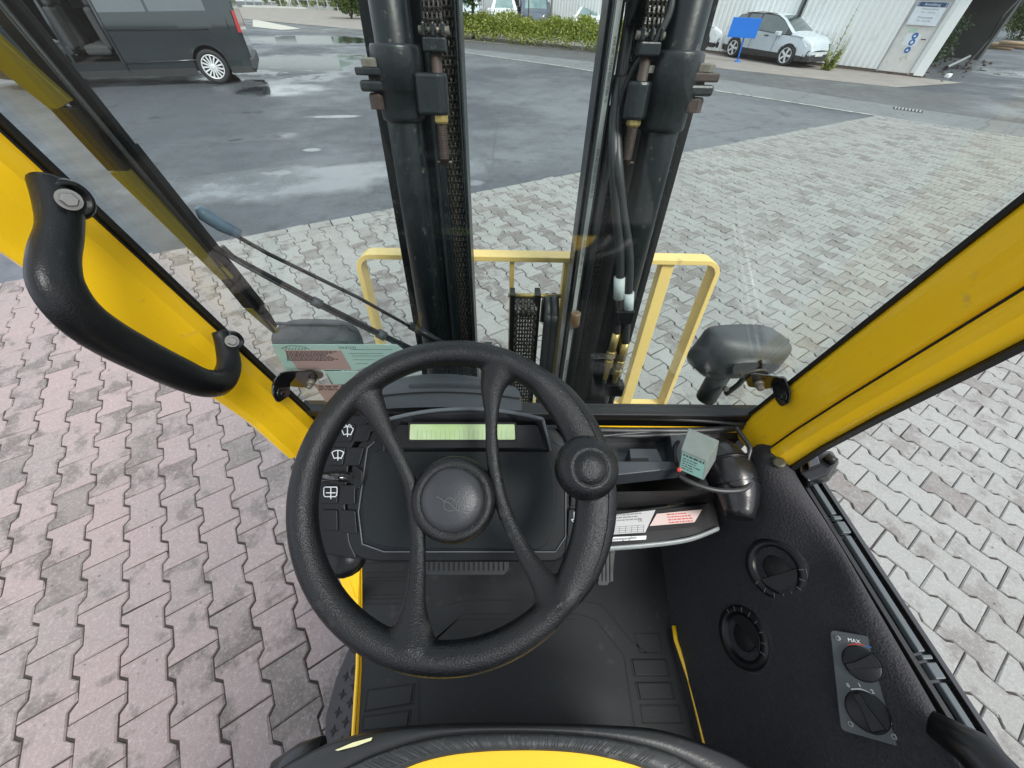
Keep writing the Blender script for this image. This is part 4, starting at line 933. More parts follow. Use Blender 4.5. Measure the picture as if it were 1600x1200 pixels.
# hood around the display
def arcpts(x0, x1, yb, yt, n=12): return [(x0 + (x1 - x0) * k / n, yb + (yt - yb) * (1 - (2 * k / n - 1) ** 2)) for k in range(n + 1)]
hd_o = [(598, 706)] + arcpts(608, 848, 652, 636) + [(862, 706)]
MB().tube([D(x, y, .0015) for x, y in ((586, 690), (574, 700), (560, 800), (566, 850), (600, 862), (868, 862), (884, 838), (884, 700), (866, 690))], .0011, 6).build('panel_edge', mat('grey_rim', (.10, .115, .125), .32), dash)
hood = MB(); A = [D(x, y, .0) for x, y in hd_o]; B = [D(x, y, .030 if y < 690 else .008) for x, y in hd_o]
hood.frustum(A, B); hood.build('display_hood', M_SATIN, dash, .005)
ri = MB(); ri.tube([D(x, y, .033) for x, y in arcpts(608, 848, 655, 639, 20)], ms(D(720, 650), 3.0), 8); ri.tube([D(600, 704, .010), D(608, 655, .033)], ms(D(720, 650), 2.5), 8); ri.tube([D(860, 704, .010), D(848, 655, .033)], ms(D(720, 650), 2.5), 8)
ri.build('hood_rim', mat('grey_rim', (.10, .115, .125), .32), dash)
dplate([(612, 700), (620, 664), (840, 664), (850, 700)], .0335, .0345, 'display_bezel', M_PAD, dash, .006, .0006)
dplate([(638, 660), (807, 660), (808, 690), (637, 690)], .035, .037, 'display_frame', M_SEAM, dash, .003, .0005)
dplate([(641, 663), (804, 663), (805, 687), (640, 687)], .0375, .0385, 'display', M_LCD, dash, .002, .0003)
lc = MB()
for k in range(20): a = D(652 + k * 7.3, 686, .0388); b = D(652 + k * 7.3, 672, .0388); ribbon(lc, [a, b], .0003, DP.n, .0001)
lc.build('display_segments', mat('lcd_dark', (.16, .22, .09), .4), dash)
# switch panels
sp = dplate([(548, 652), (592, 652), (560, 700), (552, 780), (560, 840), (572, 864), (500, 852), (496, 790), (500, 720), (520, 680)], -.03, .001, 'switch_panel', M_PAD, fk, .008, .002)
def sw(pix, icon=None, lab=None):
    s = dplate(pix, .0012, .0038, 'switch', M_PAD, sp, .003, .0012)
    return s
SWQ = [[(531, 664), (556, 663), (549, 690), (523, 690)], [(560, 663), (583, 663), (575, 690), (553, 690)],
       [(515, 699), (541, 699), (536, 728), (510, 727)], [(545, 699), (570, 699), (562, 728), (540, 728)],
       [(506, 758), (529, 757), (528, 787), (503, 787)], [(533, 757), (556, 757), (556, 788), (532, 788)],
       [(504, 796), (528, 796), (529, 830), (506, 827)], [(532, 796), (556, 797), (559, 834), (533, 831)]]
for q in SWQ: sw(q)
stk = MB(); dplate([(503, 738), (556, 737), (558, 754), (502, 755)], .0015, .004, 'lever_slot', M_SEAM, sp, .002, .0005)
lv = MB().tube([D(503, 746, .014), D(548, 746, .014)], [ms(D(520, 746), 7)] * 2, 12); lv.build('direction_lever', M_GLOSS, sp)
dplate([(556, 727), (568, 735), (568, 757), (556, 766), (552, 746)], .002, .006, 'lever_pivot', M_PAD, sp, .004, .001)
ic = MB()
def st(pts, w=1.3, off=.0072): ribbon(ic, [D(x, y, off - .0027 if off > .007 else off) for x, y in pts], ms(D(540, 700), w), DP.n, .0002)
def fan(cx, cy, s):
    st([(cx - 11 * s, cy - 6 * s), (cx - 6 * s, cy - 9 * s), (cx, cy - 10 * s), (cx + 6 * s, cy - 9 * s), (cx + 11 * s, cy - 6 * s), (cx + 6 * s, cy + 5 * s), (cx, cy + 3.5 * s), (cx - 7 * s, cy + 5 * s), (cx - 11 * s, cy - 6 * s)]); st([(cx, cy - 10 * s), (cx, cy + 8 * s)])
fan(543, 675, .85); st([(536, 666), (539, 663), (542, 666)]); st([(543, 666), (546, 663), (549, 666)])
fan(528, 712, .85)
st([(506, 763), (508, 761), (526, 761), (527, 765), (526, 774), (524, 776), (508, 776), (506, 774), (506, 763)]); st([(517, 761), (517, 779)]); st([(510, 770), (524, 770)])
st([(562, 740), (562, 746)], 2.2); st([(559, 742), (562, 738), (565, 742)], 1.6); st([(561, 752), (561, 758)], 2.2); st([(558, 757), (561, 761), (564, 757)], 1.6)
ic.build('switch_symbols', M_WPRINT, sp)
# black knob under the left switch panel and the yellow frame leg
P = D(540, 868, -.03); MB().lathe([(.0, -.03), (.022, -.028), (.030, -.01), (.030, .012), (.022, .02), (0, .022)], P, (.2, -.3, .9), 20).build('lock_knob', M_SATIN, fk)
rp_ = dplate([(872, 668), (896, 652), (918, 664), (930, 740), (930, 800), (920, 840), (900, 858), (872, 860), (880, 800), (884, 720)], -.05, .002, 'switch_panel', M_SATIN, fk, .008, .002)
for q in ([(892, 766), (920, 766), (919, 790), (891, 790)], [(888, 795), (914, 795), (910, 836), (886, 838)], [(884, 700), (906, 690), (912, 740), (888, 742)]): dplate(q, .0025, .006, 'switch', M_PAD, rp_, .003, .001)
ic = MB(); st([(897, 800), (905, 800), (905, 810), (909, 810), (901, 821), (893, 812), (897, 811), (897, 800)], 1.1, .0065); st([(899, 826), (903, 829)], 2, .0065)
ic.build('switch_symbols', M_WPRINT, rp_)
# body of the column cover behind and under the panel
cc = MB(); A = [D(x, y, -.05) for x, y in ((575, 660), (880, 660), (880, 855), (575, 855))]; B = [Vector((p.x * .75 + .02, p.y * .55 + .24, 1.0)) for p in A]; cc.frustum(A, B); cc.build('column_cover', M_SATIN, fk, .01)
# dash top: curved shell between the panel and the windscreen
rows = []
for (yl, z, pts) in ((0, 1.33, (560, 640, 860)), ):
    pass
def arc_row(x0, x1, y0, sag, z, n=14): return [pz(x0 + (x1 - x0) * k / n, y0 + sag * (2 * k / n - 1) ** 2, z) for k in range(n + 1)]
MB().grid([arc_row(560, 815, 636, 6, 1.40), arc_row(560, 815, 612, 10, 1.405), arc_row(566, 812, 606, 10, 1.40), arc_row(566, 812, 600, 12, 1.40), arc_row(572, 805, 589, 16, 1.395), arc_row(580, 798, 584, 18, 1.36), arc_row(585, 790, 584, 18, 1.25)]).build('dash_top', mat('dash_top_grey', (.040, .046, .052), .45, bump=.2, bscale=700), fk)
rb = MB()
for k in range(46):
    f = k / 46; f = f * .55 + .3; x = 566 + 246 * f; s = 10 * (2 * f - 1) ** 2; a = pz(x, 605 + s, 1.402); b = pz(x, 599.5 + s, 1.402); ribbon(rb, [a, b], .0011, Z, .0008)
rb.build('dash_top_ribs', M_SEAM, fk)
MB().tube([pz(566 + 246 * k / 14, 612.5 + 10 * (2 * k / 14 - 1) ** 2, 1.406) for k in range(15)], .0015, 6).build('dash_top_seam', M_SEAM, fk)
MB().prism([(-.33, .34, 1.235), (.24, .34, 1.235), (.24, .545, 1.235), (-.33, .545, 1.235)], (0, 0, -.02)).build('dash_shelf', M_PAD, fk, .004)
P = [pz(785, 608, 1.38), pz(800, 612, 1.38), pz(806, 630, 1.36), pz(812, 645, 1.33)]; MB().tube(smooth_path(P, 5), .006, 8).build('cable', M_GLOSS, fk)
# ---- steering wheel
WT = radians(27.5); WC = Vector((-.0575, .192, 1.615)); WP = Plane(WC, (0, -sin(WT), cos(WT)))
W = lambda x, y, off=0.0: WP.at(x, y, off)
wheel_o = MB(); N_ = 96; pts = []; rr = []
for k in range(N_):
    a = 2 * pi * k / N_; pts.append(WC + WP.r * cos(a) * .1620 + WP.u * sin(a) * .1620)
    aa = (a + pi) % (2 * pi) - pi; f = max(0, 1 - ((aa - .10) / .78) ** 2); f = f ** .5 if f > 0 else 0
    rr.append((.0158 - .004 * f, .0160 + .0080 * f))
wheel_o.tube(pts, rr, 18, True, up=WP.n)
def fuse(mb, voxel, it):
    o = mb.build('fuse', M_WHEEL, fk); m1 = o.modifiers.new('r', 'REMESH'); m1.mode = 'VOXEL'; m1.voxel_size = voxel; m1.use_smooth_shade = True
    m2 = o.modifiers.new('s', 'SMOOTH'); m2.factor = .5; m2.iterations = it
    bpy.context.view_layer.update(); me = bpy.data.meshes.new_from_object(o.evaluated_get(bpy.context.evaluated_depsgraph_get())); bpy.data.objects.remove(o); return me
def spoke(P, radii, flat=.62):
    pts = smooth_path([W(x, y, o) for x, y, o in P], 6); rs = smooth_path([(r, 0, 0) for r in radii], 6); rs = [v.x for v in rs]
    return wheel_o.tube(pts, [(r * flat, r) for r in rs], 14, up=WP.n)
spoke([(556, 598, -.002), (578, 630, -.004), (602, 675, -.010), (628, 725, -.018), (643, 765, -.022), (652, 830, -.024), (652, 890, -.018), (647, 950, -.008), (640, 1012, -.002)],
      [.030, .018, .0105, .0090, .0092, .0095, .0100, .0135, .030])
spoke([(790, 560, -.002), (771, 600, -.004), (768, 650, -.010), (769, 700, -.018), (777, 760, -.023), (795, 815, -.022), (822, 868, -.016), (852, 915, -.006), (872, 948, .0)],
      [.032, .017, .0090, .0085, .0090, .0095, .0105, .016, .032])
fused = fuse(wheel_o, .0021, 9)
def submesh(me, test, name, parent):
    keep = [p for p in me.polygons if test(p.center)]; idx = {}; vs = []; fs = []; nr = []
    vn = me.vertex_normals
    for p in keep:
        f = []
        for v in p.vertices:
            if v not in idx: idx[v] = len(vs); vs.append(me.vertices[v].co.copy()); nr.append(vn[v].vector.copy())
            f.append(idx[v])
        fs.append(f)
    m2 = bpy.data.meshes.new(name); m2.from_pydata(vs, [], fs); m2.polygons.foreach_set('use_smooth', [True] * len(fs)); m2.normals_split_custom_set_from_vertices(nr); m2.materials.append(M_WHEEL)
    o = bpy.data.objects.new(name, m2); COL.objects.link(o); o.parent = parent; return o
LC = WC - fk.location
def rad_(c): d = c - LC; return hypot(d.dot(WP.r), d.dot(WP.u))
RCUT = .1405
sw_ = submesh(fused, lambda c: rad_(c) >= RCUT, 'steering_wheel', fk)
submesh(fused, lambda c: rad_(c) < RCUT and (c - LC).dot(WP.r) < -.002, 'spoke', sw_); submesh(fused, lambda c: rad_(c) < RCUT and (c - LC).dot(WP.r) >= -.002, 'spoke', sw_)
# seam lines of the smooth thumb area on the right
sm = MB()
def rimpt(a, rad, h): return WC + WP.r * cos(a) * rad + WP.u * sin(a) * rad + WP.n * h
sm.tube([rimpt(radians(-50 + k * 3.2), .1615 + .012, .0108) for k in range(34)], .0006, 5)
sm.tube([rimpt(radians(57), .1615 + .012 - k * .0048, .0108 + .0024 * sin(k * pi / 5)) for k in range(5)], .0006, 5)
sm.build('rim_seam', M_SEAM, sw_)
wc = W(716, 800, -.018)
for s in (-1, 1): pass
hubc = W(708, 780, -.016); hr = ms(hubc, 66)
hb = MB().lathe([(hr * .85, -.030), (hr * .95, -.024), (hr * 1.03, -.012), (hr * .98, .002), (hr * .86, .0075), (hr * .80, .0065), (hr * .0001, .0065)], hubc, WP.n, 48); hb = hb.build('hub', M_WHEEL, sw_)
cr = hr * .74
MB().lathe([(cr, .004), (cr * .985, .009), (cr * .9, .0125), (cr * .7, .0155), (cr * .4, .0172), (cr * .15, .0178), (.0001, .018)], hubc, WP.n, 48).build('horn_button', mat('horn_rubber', (.030, .031, .034), .36, bump=.35, bscale=650, dirt=(.07, .07, .07), dscale=22, dlo=.62, dhi=.85), hb)
lg = MB(); lp = [(683, 776), (690, 780), (694, 785), (694, 792), (698, 797), (706, 798), (712, 794), (713, 787), (708, 780), (700, 778), (694, 785)]
HP_ = Plane(hubc + WP.n * .0182, WP.n); ribbon(lg, smooth_path([HP_.at(*p) for p in lp], 4), .0008, WP.n, .0005); ribbon(lg, smooth_path([HP_.at(*p) for p in ((694, 783), (702, 786), (708, 792), (717, 798))], 4), .0008, WP.n, .0005)
lg.build('horn_emblem', M_LOGO, hb)
MB().tube([hubc - WP.n * .02, hubc - WP.n * .12], [.03, .035], 16).build('steering_column', M_SATIN, sw_)
for A_w, B_w in (((655, 800), (690, 795)),):
    MB().tube([W(*A_w, -.022), W(*B_w, -.018)], [.008, .010], 12).build('spoke_web', M_WHEEL, sw_)
# spinner knob
kc = W(916, 731, .040); kr = ms(kc, 50)
kn = MB().lathe([(kr * .35, -.036), (kr * .42, -.020), (kr * .78, -.013), (kr * .97, -.006), (kr, .002), (kr * .95, .008), (kr * .8, .0135), (kr * .62, .0165), (kr * .53, .0172), (kr * .515, .0160), (kr * .50, .0172), (kr * .2, .0182), (.0001, .0184)], kc, (WP.n + Vector((.05, -.05, 0))), 48).build('spinner_knob', M_WHEEL, sw_)
# ---- grab handle
GHX = -.455
def gh(x, y, X): return px(x, y, X)
HPTS = [(84, 292, -.462, 40), (92, 322, -.452, 40), (94, 362, -.440, 37), (86, 402, -.432, 41), (90, 446, -.426, 45), (120, 490, -.424, 43), (168, 526, -.424, 40), (228, 558, -.424, 36), (280, 583, -.425, 33), (318, 598, -.428, 29), (346, 596, -.435, 27), (358, 572, -.444, 25), (353, 540, -.456, 21), (343, 518, -.464, 15)]
ps = [gh(x, y, X) for x, y, X, r in HPTS]; rs = [ms(p, h[3]) * .77 for p, h in zip(ps, HPTS)]
pts = smooth_path(ps, 5); r2 = [v.x for v in smooth_path([(r, 0, 0) for r in rs], 5)]
hd = MB().tube(pts, [(r * .55 + .004, r) for r in r2], 20, up=(1, 0, 0)).build('grab_handle', M_GRIP, fk)
for (x, y, X, r, rb_) in ((107, 312, -.452, 30, 13), (362, 533, -.455, 16, 8)):
    c = gh(x, y, X); ew = (EYE - c).normalized()
    ft = MB().lathe([(ms(c, r), -.012), (ms(c, r), .004), (ms(c, r) * .8, .010), (ms(c, r * .62), .010), (ms(c, r * .6), .004)], c, (1, -.25, .15), 24).build('handle_foot', M_GRIP, hd)
    bo = MB().lathe([(ms(c, rb_ * 1.12), .0), (ms(c, rb_ * 1.12), .003)], c + ew * .026, ew + Vector((.25, 0, 0)), 20).hexbolt(c + ew * .028, ew + Vector((.25, 0, 0)), ms(c, rb_ * .8), .007); bo.build('bolt', M_STEEL, hd)
# ---- windscreen hinge brackets
def bracket(pc, foot, arm, s, lens):
    c = [px(*p, lens) for p in foot]
    b = MB()
    pts = rounded([c[0], c[1], c[2], c[3]], .012, 4); b.prism(pts, (-s * .004, 0, 0))
    return b
X0 = -.452; f = [px(x, y, X0) for x, y in ((432, 586), (452, 580), (450, 618), (432, 630), (424, 615), (424, 600))]
bk_ = MB().prism(rounded(f, .008, 3), (.004, 0, 0)).build('hinge_bracket', M_GLOSS, fk, .001)
f2 = [G(x, y, .012) for x, y in ((436, 582), (446, 579), (490, 578), (498, 590), (488, 604), (455, 602), (440, 590))]; MB().prism(rounded(f2, .006, 3), GP_.n * .004).build('bracket_arm', M_GLOSS, bk_, .001)
c = px(437, 614, X0 + .005); MB().lathe([(ms(c, 9), 0), (ms(c, 9), .003)], c, (1, 0, 0), 18).hexbolt(c + XA * .003, (1, 0, 0), ms(c, 5), .005).build('bolt', M_GLOSS, bk_)
c = G(488, 590, .010); MB().lathe([(ms(c, 14), -.004), (ms(c, 14), .0)], c - GP_.n * .008, GP_.n, 24).lathe([(ms(c, 6), 0), (ms(c, 6), .012), (ms(c, 4), .013)], c + GP_.n * .004, GP_.n, 12).hexbolt(c + GP_.n * .014, GP_.n, ms(c, 4), .012).build('bolt', M_BOLT, bk_)
X1 = ext(*gl_r, 1.36).x - .022; f = [px(x, y, X1) for x, y in ((1206, 588), (1228, 588), (1237, 612), (1235, 630), (1222, 636), (1212, 622))]
bk_ = MB().prism(rounded(f, .008, 3), (-.004, 0, 0)).build('hinge_bracket', M_GLOSS, fk, .001)
f2 = [G(x, y, .012) for x, y in ((1228, 590), (1214, 587), (1176, 582), (1164, 590), (1168, 602), (1196, 606), (1212, 602))]; MB().prism(rounded(f2, .006, 3), GP_.n * .004).build('bracket_arm', M_GLOSS, bk_, .001)
c = px(1224, 620, X1 - .005); MB().lathe([(ms(c, 9), 0), (ms(c, 9), .003)], c, (-1, 0, 0), 18).hexbolt(c - XA * .003, (-1, 0, 0), ms(c, 5), .005).build('bolt', M_GLOSS, bk_)
c = G(1183, 593, .010); MB().lathe([(ms(c, 17), -.004), (ms(c, 17), .0)], c - GP_.n * .008, GP_.n, 24).lathe([(ms(c, 7), 0), (ms(c, 7), .010)], c + GP_.n * .004, GP_.n, 12).hexbolt(c + GP_.n * .013, GP_.n, ms(c, 5), .012).build('bolt', M_BOLT, bk_)
# ---- wiper (outside the glass)
wb = MB(); A, B = G(-20, -25, -.025), G(428, 514, -.018)
dirv = (B - A)
def wpt(f, off=0, lat=0): return A + dirv * f + GP_.n * off + (dirv.normalized().cross(GP_.n)) * lat
wb.prism([wpt(0, 0, -.011), wpt(.93, 0, -.009), wpt(1, 0, -.004), wpt(1, 0, .004), wpt(.93, 0, .009), wpt(.62, 0, .016), wpt(0, 0, .020)], GP_.n * -.008)
wi = wb.build('wiper_blade', M_SATIN, fk, .001)
wr = MB()
wr.prism([wpt(.30, -.008, .010), wpt(.52, -.008, .014), wpt(.60, -.008, .020), wpt(.66, -.008, .018), wpt(.72, -.008, .022), wpt(.78, -.008, .018), wpt(.90, -.008, .008), wpt(.9, -.008, -.002), wpt(.3, -.008, -.002)], GP_.n * -.012)
wr.build('blade_bridge', M_SATIN, wi, .001)
MB().tube([wpt(0, .004, -.002), wpt(1, .004, -.001)], .003, 8).build('blade_rubber', M_SEAL, wi)
for f_ in (.60, .70, .78): MB().lathe([(.004, 0), (.004, .004)], wpt(f_, -.004, .012), GP_.n, 10).build('rivet', M_BOLT, wi)
def arm(P, r, name, m=M_SATIN, parent=None, flat=1): 
    return MB().tube([G(x, y, o) for x, y, o in P], r, 10, up=GP_.n).build(name, m, parent or fk)
a1_ = arm([(336, 350, -.045), (420, 397, -.045), (560, 465, -.045), (676, 530, -.040)], ms(G(500, 440), 3.2), 'wiper_arm')
arm([(308, 324, -.045), (318, 334, -.045), (345, 352, -.045), (376, 367, -.045)], [.0045, .0095, .009, .007], 'arm_cap', mat('blue_grey_cap', (.10, .15, .20), .4), a1_)
arm([(640, 508, -.044), (700, 542, -.036)], [.0075, .006], 'arm_spring', M_SATIN, a1_)
a2_ = arm([(346, 385, -.040), (365, 402, -.040), (495, 471, -.040), (597, 522, -.038), (690, 566, -.034)], ms(G(500, 470), 3.8), 'wiper_arm')
arm([(350, 396, -.036), (380, 414, -.036), (495, 477, -.036), (597, 527, -.036), (690, 572, -.034)], ms(G(500, 470), 2.6), 'washer_hose', M_HOSE, a2_)
for x, y in ((495, 473), (596, 523)):
    c = G(x, y, -.038); dd_ = (G(x + 20, y + 10.5, -.038) - c).normalized(); MB().tube([c - dd_ * .008, c + dd_ * .008], ms(c, 7.5), 10).build('hose_clip', mat('clip_grey', (.05, .06, .065), .45), a2_)
# reflection of left pillar and grab handle, painted on strips beside the wiper
M_OLIVE = mat('reflected_yellow', (.20, .15, .012), .4, nscale=6)
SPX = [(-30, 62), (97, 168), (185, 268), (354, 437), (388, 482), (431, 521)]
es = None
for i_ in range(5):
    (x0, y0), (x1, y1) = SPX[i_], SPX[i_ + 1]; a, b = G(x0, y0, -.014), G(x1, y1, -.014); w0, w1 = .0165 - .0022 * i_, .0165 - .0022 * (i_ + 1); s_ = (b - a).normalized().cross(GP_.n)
    o_ = MB().prism([a - s_ * w0, b - s_ * w1, b + s_ * w1, a + s_ * w0], GP_.n * -.006).build('pillar_reflection' if i_ % 2 == 0 else 'handle_reflection', M_OLIVE if i_ % 2 == 0 else M_SATIN, fk, .001)
# ---- stickers on the glass, read from behind
def gq(pix, off, name, m): return plate(GP_, pix, off, off + .0006).build(name, m, fk)
gs = gq([(424, 538), (620, 538), (632, 548), (560, 578), (446, 578)], .0012, 'green_sticker', M_GREEN)
gb1 = gq([(444, 547), (532, 547), (549, 577), (466, 577)], .0022, 'brown_sticker', M_BROWN)
gs2 = gq([(508, 580), (560, 580), (540, 600), (521, 600)], .0012, 'green_sticker', M_GREEN)
gb2 = gq([(490, 600), (534, 601), (520, 628), (510, 628)], .0022, 'brown_sticker', M_BROWN)
R_ = (G(600, 545) - G(440, 545)).normalized(); U_ = (G(500, 540) - G(500, 575)).normalized()
text('JEDE60', ms(G(535, 545), 9), G(556, 545, .0020), -R_, U_, mat('ink_green', (.06, .12, .10), .6), gs)
text('Motostar', ms(G(450, 545), 8), G(486, 548, .0020), -R_, U_, MATS['ink_green'], gs) if False else None
gm = MB(); greek(gm, G(447, 550, .003), R_ , U_, ms(G(490, 560), 80), ms(G(490, 560), 3.6), 8, GP_.n, 3); 
for v_ in gm.v: pass
gm.build('fine_print', M_BPRINT, gb1)
gm = MB(); greek(gm, G(498, 604, .003), R_, U_, ms(G(510, 610), 30), ms(G(510, 610), 6), 3, GP_.n, 5); gm.build('fine_print', M_BPRINT, gb2)
gm = MB()
for yy, x0, x1 in ((546, 548, 612), (552, 545, 598), (556, 550, 600), (562, 552, 585), (568, 556, 575)): ribbon(gm, [G(x0, yy, .002), G(x1, yy, .002)], .0006, GP_.n)
ribbon(gm, smooth_path([G(x, y, .002) for x, y in ((440, 545), (452, 540), (470, 541), (484, 546))], 4), .001, GP_.n)
for k in range(7): ribbon(gm, [G(446 + k * 5, 547, .002), G(448 + k * 5, 542 + (k % 3), .002)], .0009, GP_.n)
gm.build('sticker_lines', MATS['ink_green'], gs)
# ---- front work lamps on the fenders, backs towards the driver
def headlamp(cx, cy, Y, w, h, dz, name='work_lamp', pad=False):
    C = py(cx, cy, Y); sx = ms(C, w / 2); sz = ms(C, h / 2); mb = MB(); rows = []
    for k in range(17):
        f = k / 16; a = sin((f - .5) * pi) ; rr_ = max(.06, (1 - abs(a) ** 2.6)) ** .42 * (1.0 - .10 * f); row = []
        for q in range(24):
            th = 2 * pi * q / 24; ex = abs(cos(th)) ** .6 * (1 if cos(th) > 0 else -1); ez = abs(sin(th)) ** .6 * (1 if sin(th) > 0 else -1)
            lump_ = 1 + (.05 * sin(3 * th + 4 * f) + .04 * sin(5 * th - 6 * f) if pad else 0)
            row.append(C + Vector((ex * sx * rr_ * lump_, a * sz * .9, ez * sz * rr_ * lump_)))
        rows.append(row)
    mb.grid(rows, True, True); n = 24; mb.f.append(tuple(range(n))); mb.f.append(tuple(range(len(mb.v) - n, len(mb.v)))); mb.sm += [False] * 2
    return mb, C, sx, sz
M_LAMPB = mat('lamp_cover', (.040, .046, .050), .50, col2=(.075, .08, .082), nscale=14, bump=.3, bscale=200)
mb, C, sx, sz = headlamp(500, 536, .74, 138, 76, 0); lo = mb.build('work_lamp', M_LAMPB, fk)
MB().tube([C + Vector((-sx * .9, 0, sz * .45)), C + Vector((-sx * .8, 0, sz * .98)), C + Vector((sx * .75, 0, sz * .98)), C + Vector((sx * .9, 0, sz * .45))], .004, 8).build('lamp_bezel', M_LAMPB, lo)
MB().tube([C - Z * sz * .8, C - Z * (sz + .10)], .02, 10).build('lamp_bracket', M_SATIN, lo)
mb, C, sx, sz = headlamp(1152, 549, .74, 146, 84, 0, pad=True); lo = mb.build('work_lamp', M_LAMPB, fk); lo['label'] = 'dented grey work lamp cover on the right fender'
MB().tube(smooth_path([C + Vector((sx * .15, -sz * .9, sz * .4)), C + Vector((sx * .25, -sz * .95, .0)), C + Vector((sx * .12, -sz * .9, -sz * .3))], 4), .003, 6).build('dent_crease', M_SEAM, lo)
MB().tube([C + Vector((-.01, 0, -sz * .7)), C + Vector((-.005, 0, -sz - .12))], .03, 14).build('lamp_bracket', M_LAMPB, lo)
c = py(1133, 606, .70); MB().hexbolt(c, (0, -1, .3), .008, .01).build('bolt', M_STEEL, lo)
P = [C + Vector((.045, 0, -sz * .8)), C + Vector((.05, -.02, -sz - .02)), C + Vector((.03, -.02, -sz - .08))]; MB().tube(smooth_path(P, 4), .008, 8).build('lamp_cable', M_HOSE, lo)
# ---- tray right of the column
TZ = 1.235; T = lambda x, y, dz=0.0: pz(x, y, TZ + dz)
M_TRAY = mat('tray_plastic', (.040, .045, .050), .34, bump=.15, bscale=800)
tray = MB()
def zquad(mb, pix, z0, z1):
    mb.prism([pz(x, y, z0) for x, y in pix], (0, 0, z1 - z0)); return mb
# frame of the tray: four bars round a pocket
zquad(tray, [(925, 694), (1085, 692), (1082, 684), (925, 684)], TZ - .05, TZ); zquad(tray, [(925, 762), (1068, 746), (1072, 737), (925, 737)], TZ - .05, TZ)
zquad(tray, [(925, 737), (938, 737), (938, 694), (925, 694)], TZ - .05, TZ); zquad(tray, [(1043, 738), (1072, 737), (1085, 692), (1036, 694)], TZ - .05, TZ)
tr = tray.build('storage_tray', M_TRAY, fk, .002)
zquad(MB(), [(925, 762), (1072, 737), (1085, 690), (925, 690)], TZ - .06, TZ - .045).build('tray_floor', M_TRAY, tr)
zquad(MB(), [(978, 712), (1020, 712), (1030, 734), (980, 735)], TZ - .044, TZ - .01).build('tray_divider', M_TRAY, tr, .002); zquad(MB(), [(985, 716), (1012, 716), (1018, 731), (986, 732)], TZ - .0095, TZ - .0085).build('tray_recess', M_SEAM, tr)
MB().prism([(.10, .562, .9), (.62, .562, .9), (.62, .57, .9), (.10, .57, .9)], (0, 0, .3)).build('rear_panel', M_SATIN, fk)
# cavity and lower shelf
zs_ = 1.06
shelf = MB(); shelf.grid([[pz(890, 800, 1.075), pz(1000, 797, 1.075), pz(1115, 780, 1.075)], [pz(890, 856, 1.055), pz(1000, 852, 1.055), pz(1125, 828, 1.055)]], False); shelf.build('document_shelf', M_SATIN, fk)
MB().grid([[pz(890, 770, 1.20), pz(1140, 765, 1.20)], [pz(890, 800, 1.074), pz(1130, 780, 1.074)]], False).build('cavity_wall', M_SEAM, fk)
SP = Plane((.3, .36, 1.066), (0, -.18, 1)); S_ = lambda x, y, o=0.0: SP.at(x, y, o)
lb = MB().prism([S_(905, 812, .004), S_(1110, 787, .004), S_(1088, 822, .004), S_(905, 838, .004)], SP.n * .002).build('label_holder', M_SEAM, fk)
l1 = MB().prism([S_(945, 806, .008), S_(1024, 797, .008), S_(1008, 832, .008), S_(945, 836, .008)], SP.n * .001).build('type_plate', M_SILVER, fk)
l2 = MB().prism([S_(1026, 803, .008), S_(1097, 796, .008), S_(1085, 816, .008), S_(1015, 822, .008)], SP.n * .001).build('notice_label', M_PINK, fk)
l3 = MB().prism([S_(938, 840, .008), S_(1010, 837, .008), S_(1009, 843, .008), S_(938, 847, .008)], SP.n * .001).build('white_strip', M_WPRINT, fk)
r_ = (S_(1015, 815) - S_(950, 820)).normalized(); u_ = SP.n.cross(r_)
m_ = ms(S_(980, 815), 1)
gm = MB(); greek(gm, S_(962, 806, .0095), r_, u_, m_ * 52, m_ * 4, 3, SP.n, 6, .4, .7)
for k in range(4): ribbon(gm, [S_(949, 824 + k * 3.2 - .0, .0095), S_(1006, 820.5 + k * 3.2, .0095)], m_ * .5, SP.n)
for k in range(7): ribbon(gm, [S_(950 + k * 9.4, 824 - k * .5, .0095), S_(949 + k * 9.4, 833.5 - k * .4, .0095)], m_ * .5, SP.n)
gm.build('plate_print', M_GPRINT, l1); text('CE', m_ * 6, S_(997, 815, .0098), r_, u_, M_BPRINT, l1)
gm = MB(); greek(gm, S_(1042, 805, .0095), r_, u_, m_ * 48, m_ * 4, 4, SP.n, 8, .4, .75); gm.build('notice_print', M_RED, l2)
text('hinen Leistungsdaten', m_ * 5.8, S_(941, 846.0, .0098), r_, u_, M_BPRINT, l3) if False else text('schen Leistungsangaben', m_ * 5.6, S_(941, 846.0, .0098), r_, u_, M_BPRINT, l3)
tp = smooth_path([pz(868, 862, 1.045), pz(930, 858, 1.045), pz(1010, 852, 1.047), pz(1075, 843, 1.05), pz(1121, 826, 1.055)], 6)
MB().tube(tp, .0105, 10, flat=.55, up=(0, 0, 1)).build('shelf_trim', M_TRIM, fk)
